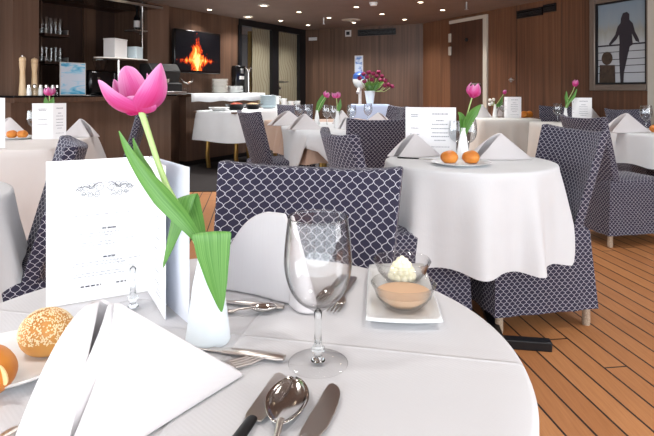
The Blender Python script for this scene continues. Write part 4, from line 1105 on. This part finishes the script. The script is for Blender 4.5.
# ---- big folded napkin in front
bm = NB(); zt = TZ + .0025
arms = [([Vector((x, y, zt)) for x, y in a], p, Vector(ap)) for a, p, ap in (
    ([(-.246, .470), (-.222, .500), (-.19, .552), (-.146, .617), (-.103, .678)], 2.0, (-.242, .618, .868)),
    ([(-.268, .478), (-.24, .528), (-.19, .612), (-.108, .685)], 1.2, (-.25, .622, .866)),
    ([(-.245, .500), (-.285, .506), (-.312, .536), (-.318, .59), (-.25, .66), (-.112, .69)], (1.15, .5, 1.0), (-.264, .624, .869)))]
tent(bm, arms, Vector((-.2555, .622, .868)), 22, 20)
tag(obj('folded_napkin', bm, 'napkin', angle=60, solid=.0035, sub=1), 'big white folded napkin in the lower left foreground', 'napkin', 'folded napkins')
# ---- second napkin, behind the wine glass
bm = NB()
arms = [([Vector((x, y, zt)) for x, y in a], p) for a, p in (
    ([(-.205, .975), (-.14, .95), (-.08, .912), (-.035, .89)], .36),
    ([(-.205, .99), (-.14, .985), (-.07, .95), (-.02, .905)], .36))]
arms += [([Vector((x, y, zt)) for x, y in ((-.062, .895), (-.046, .868), (-.028, .862), (-.016, .872), (-.018, .9))], 1.5, Vector((-.058, .905, .902)))]
tent(bm, arms, Vector((-.072, .915, .903)), 20, 18)
tag(obj('folded_napkin', bm, 'napkin', angle=60, solid=.004, sub=1), 'folded napkin standing behind the wine glass on the foreground table', 'napkin', 'folded napkins')

# ---- bread plate and rolls
plate(T(10, 368), 'white bread plate at the left of the foreground table', .083)
pz = TZ + .0065
r0 = at(-4, 392, pz); b = roll((r0.x - .007, r0.y, pz), 'glossy round roll cut by the left edge on the bread plate', .0275, 'bread', 1.0)
obj('torn_patch', lathe(NB(), [(.012, 0), (.011, .002), (0, .003)], 16, sx=1, sy=1.25), 'bread_pale', b).matrix_local = Matrix.Translation((.0215, -.0145, .0275)) @ Matrix.Rotation(math.radians(55), 4, 'Z') @ Matrix.Rotation(PI / 2, 4, 'Y') @ Matrix.Rotation(-.9, 4, 'Y') @ Matrix.Rotation(.75, 4, 'Y')
r1 = at(47, 353, pz); b = roll((r1.x, r1.y, pz), 'sesame seed roll on the bread plate beside the big napkin', .0325, 'bread_gold', .95)
rr = random.Random(4); bm = NB()
for k in range(1150):
    a = rr.uniform(0, 2 * PI); c = rr.uniform(-.15, 1); s_ = math.sqrt(1 - c * c); n_ = Vector((s_ * math.cos(a), s_ * math.sin(a), c))
    q = Vector((n_.x * .0325 * 1.08, n_.y * .0325, n_.z * .0325 * .95 + .0325 * .95 * .9)) * 1.012
    rot = n_.to_track_quat('Z', 'Y').to_matrix().to_4x4() @ Matrix.Rotation(rr.uniform(0, 6), 4, 'Z')
    mt = Matrix.Translation(q) @ rot @ Matrix.Diagonal((.0014, .0009, .0006, 1))
    bmesh.ops.create_icosphere(bm, subdivisions=1, radius=1, matrix=mt)
ses = obj('sesame_seeds', bm, 'sesame', b); ses['kind'] = 'stuff'

# ---- butter plate with two glass bowls
P4 = [at(366, 321, TZ + .012), at(443, 323, TZ + .012), at(424, 266, TZ + .012), at(369, 267, TZ + .012)]
bp_ = thing('butter_plate', 'square curved white plate carrying two small glass bowls', 'plate', (P4[0] + P4[1] + P4[2] + P4[3]) / 4 * 1.0)
bp_.location.z = TZ + .001
rows = []; nn = 16
for i in range(nn + 1):
    r = []
    for j in range(nn + 1):
        u, v = j / nn, i / nn; q = (P4[0] * (1 - u) + P4[1] * u) * (1 - v) + (P4[3] * (1 - u) + P4[2] * u) * v
        e = max(abs(2 * u - 1), abs(2 * v - 1)); bow = .006 * (1 - (2 * u - 1) ** 2) * (1 if v < .5 else -1) * (abs(2 * v - 1)) ** 2
        r.append(Vector((q.x - bp_.location.x, q.y - bow - bp_.location.y, .003 + .011 * e ** 4)))
    rows.append(r)
obj('dish', grid_bm(rows), 'white', bp_, angle=180, solid=.004)
def dip_bowl(px, py, lb, filling):
    q = at(px, py, TZ + .005); o = thing('dip_bowl', lb, 'bowl', (q.x, q.y, TZ + .0065), 0, 'small glass bowls on the square plate')
    r = .0515
    pr = [(.024, .0), (.026, .002), (.04, .016), (r, .038), (r + .0015, .041), (r, .043), (r - .0035, .041), (r - .0065, .022), (.026, .006), (0, .0045)]
    obj('glass_wall', lathe(NB(), pr, 56, cap0=True), 'bowl_glass', o, angle=60)
    return o
d1_ = dip_bowl(403.5, 309, 'small glass bowl of smooth beige spread, nearer on the square plate', 0)
obj('spread', lathe(NB(), [(.022, .0065), (.038, .018), (.0438, .027), (.03, .0275), (.012, .027), (0, .0275)], 40), 'spread', d1_)
d2_ = dip_bowl(402, 283, 'small glass bowl with a curled butter rosette, farther on the square plate', 0)
bm = NB(); rr = random.Random(9)
for ring, (rad, z, cnt) in enumerate(((.02, .012, 12), (.017, .022, 11), (.012, .031, 9), (.006, .038, 5), (0, .042, 1))):
    for k in range(cnt):
        a = 2 * PI * k / cnt + ring * .4; bmesh.ops.create_icosphere(bm, subdivisions=2, radius=1, matrix=Matrix.Translation((rad * math.cos(a), rad * math.sin(a), z)) @ Matrix.Rotation(a, 4, 'Z') @ Matrix.Diagonal((.0065, .0055, .0075, 1)))
lathe(bm, [(.02, .006), (.022, .014), (.016, .028), (0, .04)], 20)
obj('butter_rosette', bm, 'butter', d2_)

# ---- cutlery on the foreground table
lay(knife, (284, 375), (249, 426), 'steak knife with a black handle left of the big spoon', .2, black=True, w=.03)
lay(spoon, (294, 385), (277, 440), 'large steel spoon between two knives at the front of the table', .25, bw=.0235, bl=.088)
lay(knife, (337, 386), (300, 452), 'steel knife right of the big spoon at the front of the table', .215, w=.028)
lay(fork, (332, 315), (354, 278), 'dessert fork lying right of the wine glass', .17, hw=.011)
lay(fork, (317, 304), (337, 284), 'fork lying behind the wine glass stem', .14, hw=.011)
lay(knife, (190, 299), (282, 309), 'knife lying behind the vase above the teaspoon', .17, w=.012)
lay(spoon, (277, 312), (232, 313), 'teaspoon lying behind the vase with its bowl towards the glass', .13, bw=.013, bl=.042)
lay(knife, (170, 345), (257, 357), 'knife handle sticking out behind the big napkin', .17, w=.012)
lay(fork, (263, 358), (222, 369), 'fork with tines sticking out behind the big napkin', .15, hw=.011)
q = at(19, 431, TZ + .002); fork((q.x, q.y, q.z), math.radians(156), 'fork end peeping out left of the big napkin', .15, hw=.012)
# ================================================================== MIDDLE TABLE
def Tz(px, d, z=TZ + .001): return Vector(((px - HX) / F * d, d, z))
q = Tz(419, 2.92); napkin(q, .1, 'folded napkin in front of the menu on the round middle table', .25, .125)
q = Tz(505, 2.80); napkin(q, -.12, 'folded napkin right of the wine glass on the round middle table', .28, .135)
small_menu(Tz(424, 3.02), 'open white menu standing on the round middle table', .11, 150, .175, -8, .262)
plate(Tz(461, 2.60), 'white plate under the two rolls on the round middle table', .14)
for px, lb in ((449.5, 'left bread roll on the plate of the round middle table'), (471, 'right bread roll on the plate of the round middle table')):
    roll(Tz(px, 2.60, TZ + .008), lb, .039, 'bread', .82)
v = Tz(463, 2.78); vase(v, 'white bud vase beside the wine glass on the round middle table', .165, .035, .013, .016, 'white')
def rl(px, py, d): return dep(px, py, d) - v
small_tulip(v, 'pink tulip standing in the bud vase of the round middle table', [(0, 0, .05), (0, 0, .12), rl(465, 122, 2.78), rl(469, 108, 2.78), rl(472, 97.5, 2.78)],
            [([(0, 0, .12), rl(468, 121, 2.76), rl(474, 112, 2.74), rl(481, 104.5, 2.74)], [.02, .05, .045, .004]), ([(0, 0, .13), rl(462, 118, 2.76), rl(458, 112, 2.76)], [.03, .035, .004])], .074, opened=.32)
wine_glass(Tz(468, 2.89), 'wine glass behind the vase on the round middle table', 1.05)
wine_glass(Tz(456.5, 3.0), 'wine glass between menu and vase on the round middle table', .98)
p = at(403, 159.5, TZ); lay(knife, (440, 160), (404, 158.5), 'black handled knife in front of the left napkin on the round middle table', .22, black=True)
lay(fork, (496, 158), (528, 155), 'fork lying in front of the right napkin on the round middle table', .19)

# ================================================================== LEFT TABLE
small_menu(Tz(53, 3.95), 'white folded menu standing between two napkins on the left table', .14, 192, .09, 40, .262, rows=True)
napkin(Tz(77, 4.13), .0, 'folded napkin at the right end of the left table', .24, .14, -1)
napkin(Tz(13, 4.12), .05, 'folded napkin behind the orange rolls on the left table', .27, .15)
plate(Tz(17, 3.98), 'white plate under the two orange rolls on the left table', .14)
for px, lb in ((12, 'darker orange roll, left on the left table'), (22.5, 'bright orange roll, right on the left table')): roll(Tz(px, 3.98, TZ + .008), lb, .036, 'bread', .82)
wine_glass(Tz(33.5, 4.15), 'wine glass beside the folded menu on the left table', 1.05)
v = Tz(49.5, 4.1); vase(v, 'bud vase hidden behind the folded menu on the left table', .15, .032, .012, .014, 'white')
def rl(px, py, d): return dep(px, py, d) - v
small_tulip(v, 'small magenta tulip rising above the folded menu on the left table', [(0, 0, .05), (0, 0, .2), rl(49.5, 104, 4.1), rl(49.5, 95.5, 4.1)], [([(0, 0, .2), rl(46.5, 102, 4.1), rl(45.5, 97, 4.1)], [.03, .04, .004]), ([(0, 0, .2), rl(52.5, 102, 4.1), rl(53.5, 97, 4.1)], [.03, .04, .004])], .062, opened=.6)
small_menu(Tz(-14, 3.35), 'tall white menu cut by the left edge of the photo', .14, 178, .118, 0, .31, rows=False)

# ================================================================== LONG TABLE
def nap(px, d, lb, W=.24, H=.14, flip=1, rz=0): napkin(Tz(px, d), rz, lb, W, H, flip)
nap(291, 5.45, 'folded napkin at the far left of the long table', .36, .15)
nap(308, 4.86, 'folded napkin at the near left corner of the long table', .29, .145)
nap(344.5, 5.6, 'folded napkin behind the two vases on the long table', .2, .15)
nap(349, 4.86, 'folded napkin beside the back of the near end chair', .16, .12)
nap(376, 6.2, 'low folded napkin at the far right of the long table', .24, .1, -1)
v1 = Tz(317, 5.6); vase(v1, 'left white bud vase on the long table', .15, .033, .012, .015, 'white')
def r1_(px, py): return dep(px, py, 5.6) - v1
small_tulip(v1, 'pink tulip with a tall leaning leaf in the left vase of the long table', [(0, 0, .04), (0, 0, .13), r1_(321, 103), r1_(325, 97)], [([(0, 0, .13), r1_(320, 104), r1_(324, 97), r1_(328, 91.5)], [.03, .07, .06, .005])], .06, opened=.5)
v2 = Tz(337.3, 5.0); vase(v2, 'right white bud vase on the long table', .165, .032, .012, .014, 'white')
def r2_(px, py): return dep(px, py, 5.0) - v2
small_tulip(v2, 'pink tulip standing upright in the right vase of the long table', [(0, 0, .04), (0, 0, .15), r2_(337, 104), r2_(336.5, 98)], [([(0, 0, .14), r2_(339.5, 106), r2_(340.5, 99)], [.02, .04, .004])], .055, opened=.7)
for px, d, lb in ((298.5, 5.9, 'wine glass at the far left of the long table beside the stacked cups'), (308, 5.75, 'wine glass between the far left napkin and the left vase'), (327, 5.5, 'wine glass between the two tulip vases of the long table'), (335, 5.2, 'wine glass just behind the right tulip vase'), (351.5, 5.5, 'wine glass behind the near end chair on the long table'), (368, 6.0, 'wine glass at the far right of the long table')):
    wine_glass(Tz(px, d), lb, 1.08)

# ================================================================== FAR TABLES AT RIGHT
nap(484, 7.1, 'folded napkin at the left end of the far table by the white edged door', .22, .17)
nap(503, 7.25, 'folded napkin half hidden behind the small far menu', .2, .16)
v = Tz(495, 7.1); vase(v, 'narrow white vase on the far table by the white edged door', .17, .035, .014, .016, 'white')
def rl(px, py, d=7.1): return dep(px, py, d) - v
small_tulip(v, 'half closed pink tulip leaning right on the far table', [(0, 0, .05), (0, 0, .15), rl(499, 101), rl(503.5, 94)], [([(0, 0, .15), rl(500, 104), rl(502.5, 96)], [.03, .06, .005])], .06, opened=.15)
o = thing('white_flowers', 'sprig of small white flowers beside the leaning tulip on the far table', 'flowers', v)
for (px, py) in ((490, 100), (492, 103), (489.5, 104.5), (493.5, 99.5)):
    w = rl(px, py); obj('stalk', tube(NB(), [(0, 0, .14), (w.x * .5, 0, w.z * .6 + .06), w], .004, 6), 'stem', o)
    bm = NB(); bmesh.ops.create_icosphere(bm, subdivisions=2, radius=.022, matrix=Matrix.Translation(w)); obj('blossom', bm, 'white_matt', o)
small_menu(Tz(507.5, 6.95), 'small white menu standing on the far table by the white edged door', .04, 150, .175, -2, .27)
roll(Tz(524, 7.0), 'left orange roll beside the small far menu', .05, 'bread', .9); roll(Tz(529, 7.05), 'right orange roll beside the small far menu', .05, 'bread', .9)
wine_glass(Tz(503, 7.1), 'wine glass behind the small far menu', 1.05)
wine_glass(Tz(557.5, 6.0), 'wine glass left of the vase near the right wall', 1.1)
v = Tz(565.5, 5.85); vase(v, 'white bud vase with a tall tulip near the right wall', .165, .032, .012, .014, 'white')
small_tulip(v, 'pink tulip on a tall bent stem near the right wall', [(0, 0, .05), (0, 0, .16), dep(568.5, 99, 5.85) - v, dep(573, 91, 5.85) - v, dep(574.5, 86.5, 5.85) - v],
            [([(0, 0, .15), dep(567, 103, 5.85) - v, dep(566, 97, 5.85) - v, dep(566.5, 91, 5.85) - v], [.02, .045, .04, .004]), ([(.01, 0, .2), dep(573, 97, 5.85) - v, dep(577, 88.5, 5.85) - v], [.02, .04, .004])], .075, opened=.2)
small_menu(Tz(575, 5.9), 'white menu standing near the right wall beside the tall tulip', .03, 160, .18, -3, .275)
nap(594, 6.15, 'folded napkin right of the menu near the right wall', .2, .15)

# ================================================================== RIGHT TABLE
nap(630, 4.55, 'folded napkin in front of the wine glass on the right hand table', .36, .165)
wine_glass(Tz(646, 4.85), 'wine glass behind the napkin on the right hand table', 1.15)
roll(Tz(655, 4.6), 'orange roll cut by the right edge of the photo', .04, 'bread', .85)
lay(knife, (660, 133.5), (633, 131.5), 'knife with dark handle in front of the napkin on the right hand table', .22, black=True)

# ================================================================== FLOWERS BY THE BACK WALL
v = Vector((sc.x, sc.y, .8765))
o = thing('flower_vase', 'tapered white vase holding magenta tulips on the side table', 'vase', v)
obj('body', lathe(NB(), [(.05, 0), (.055, .01), (.085, .2), (.088, .21), (.078, .2), (.05, .03)], 28), 'vase', o); obj('rim', lathe(NB(), [(.088, .21), (.092, .215), (.086, .22), (.078, .205)], 28, cap0=False, cap1=False), 'vase', o)
rr = random.Random(21)
heads = [(360.5, 78), (364, 74), (367.5, 77), (369, 72.5), (373, 73.5), (376, 76), (378, 72), (381, 76), (384, 80), (387, 84), (383.5, 85), (379.5, 80), (371.5, 79.5), (390.5, 85.5), (365, 81)]
place_w = ('first', 'second', 'third', 'fourth', 'fifth', 'sixth', 'seventh', 'eighth', 'ninth', 'tenth', 'eleventh', 'twelfth', 'thirteenth', 'fourteenth', 'fifteenth')
order = sorted(range(len(heads)), key=lambda k: heads[k][0])
for n_, k in enumerate(order):
    px, py = heads[k]; d = sc.y - .05 + rr.uniform(-.12, .08)
    w = dep(px, py + 2, d) - v
    t_ = small_tulip(v, '%s magenta tulip from the left in the vase by the back wall' % place_w[n_], [(rr.uniform(-.03, .03), 0, .08), (w.x * .25, 0, .21), (w.x * .7, w.y * .6, w.z * .75), tuple(w)],
                [([(w.x * .2, 0, .2), (w.x * .45 + rr.uniform(-.03, .03), w.y, .3), (w.x * .75 + rr.uniform(-.05, .05), w.y - .02, .38 + rr.uniform(-.04, .03))], [.03, .05, .004])], .07, 'petal_dark', opened=.35)
    t_['group'] = 'magenta tulips by the back wall'

# ================================================================== LIGHT, SKY, CAMERA
w = bpy.data.worlds.new('sky'); bpy.context.scene.world = w; w.use_nodes = True
bg = w.node_tree.nodes['Background']; bg.inputs[0].default_value = (.84, .92, 1, 1); bg.inputs[1].default_value = SKY
def area(name, loc, rot, sx, sy, e, col):
    l = bpy.data.lights.new(name, 'AREA'); l.shape = 'RECTANGLE'; l.size = sx; l.size_y = sy; l.energy = e; l.color = col
    o = bpy.data.objects.new(name, l); C.objects.link(o); o.location = loc; o.rotation_euler = rot
    return o
area('daylight_rear_windows', (-.5, -1.66, 1.28), (PI / 2, 0, 0), 12.5, 1.85, E_REAR, (.9, .95, 1))
area('daylight_left_windows', (-5.96, 1.9, 1.28), (PI / 2, 0, -PI / 2), 7, 1.85, E_LEFT, (.9, .95, 1))
area('daylight_right_windows', (5.76, -.2, 1.28), (PI / 2, 0, PI / 2), 3, 1.85, E_RIGHT, (.96, .97, 1))
added_pts = [Vector((x, y, CEIL)) for x in (-2.4, -.8, .8, 2.4) for y in (.3, 1.9, 3.5)] + [Vector((x, y, CEIL)) for x, y in ((-3, 4.9), (-1.3, 5.2), (.5, 5.2), (2.1, 5.0), (-2.0, 6.5), (-.3, 6.7), (1.4, 6.7))]  # extra lamps added out of view, for more top light on tables and bar
for p in added_pts:
    o = thing('downlight', 'small downlight added out of view in the ceiling to brighten the room', 'ceiling light', p, 0, 'recessed ceiling downlights')
    obj('bezel', lathe(NB(), [(.045, -.004), (.06, -.004), (.06, 0)], 20, cap0=False, cap1=False), 'brushed', o)
    obj('lens', lathe(NB(), [(.045, -.003), (.02, -.006), (0, -.007)], 16), 'lamp', o)
for p in dpts + added_pts:
    l = bpy.data.lights.new('downlight_beam', 'SPOT'); l.energy = E_SPOT if p.y > 4 else E_NEAR; l.spot_size = 2.2; l.spot_blend = .8; l.color = (1, .985, .965); l.shadow_soft_size = .12
    o = bpy.data.objects.new('downlight_beam', l); C.objects.link(o); o.location = (p.x, p.y, CEIL - .03)
cam = bpy.data.cameras.new('camera'); co = bpy.data.objects.new('camera', cam); C.objects.link(co)
co.location = (0, 0, CAM_H); co.rotation_euler = (PI / 2, 0, 0)
cam.sensor_width = 36; cam.lens = F / 654 * 36; cam.shift_y = -(218 - HY) / 654; cam.clip_start = .05
sn = bpy.context.scene; sn.camera = co
sn.view_settings.view_transform = 'Standard'; sn.view_settings.look = 'None'; sn.view_settings.exposure = EXPO; sn.view_settings.gamma = 1
sn.cycles.use_denoising = True; sn.cycles.max_bounces = 10; sn.cycles.transparent_max_bounces = 24; sn.cycles.caustics_reflective = False; sn.cycles.caustics_refractive = False
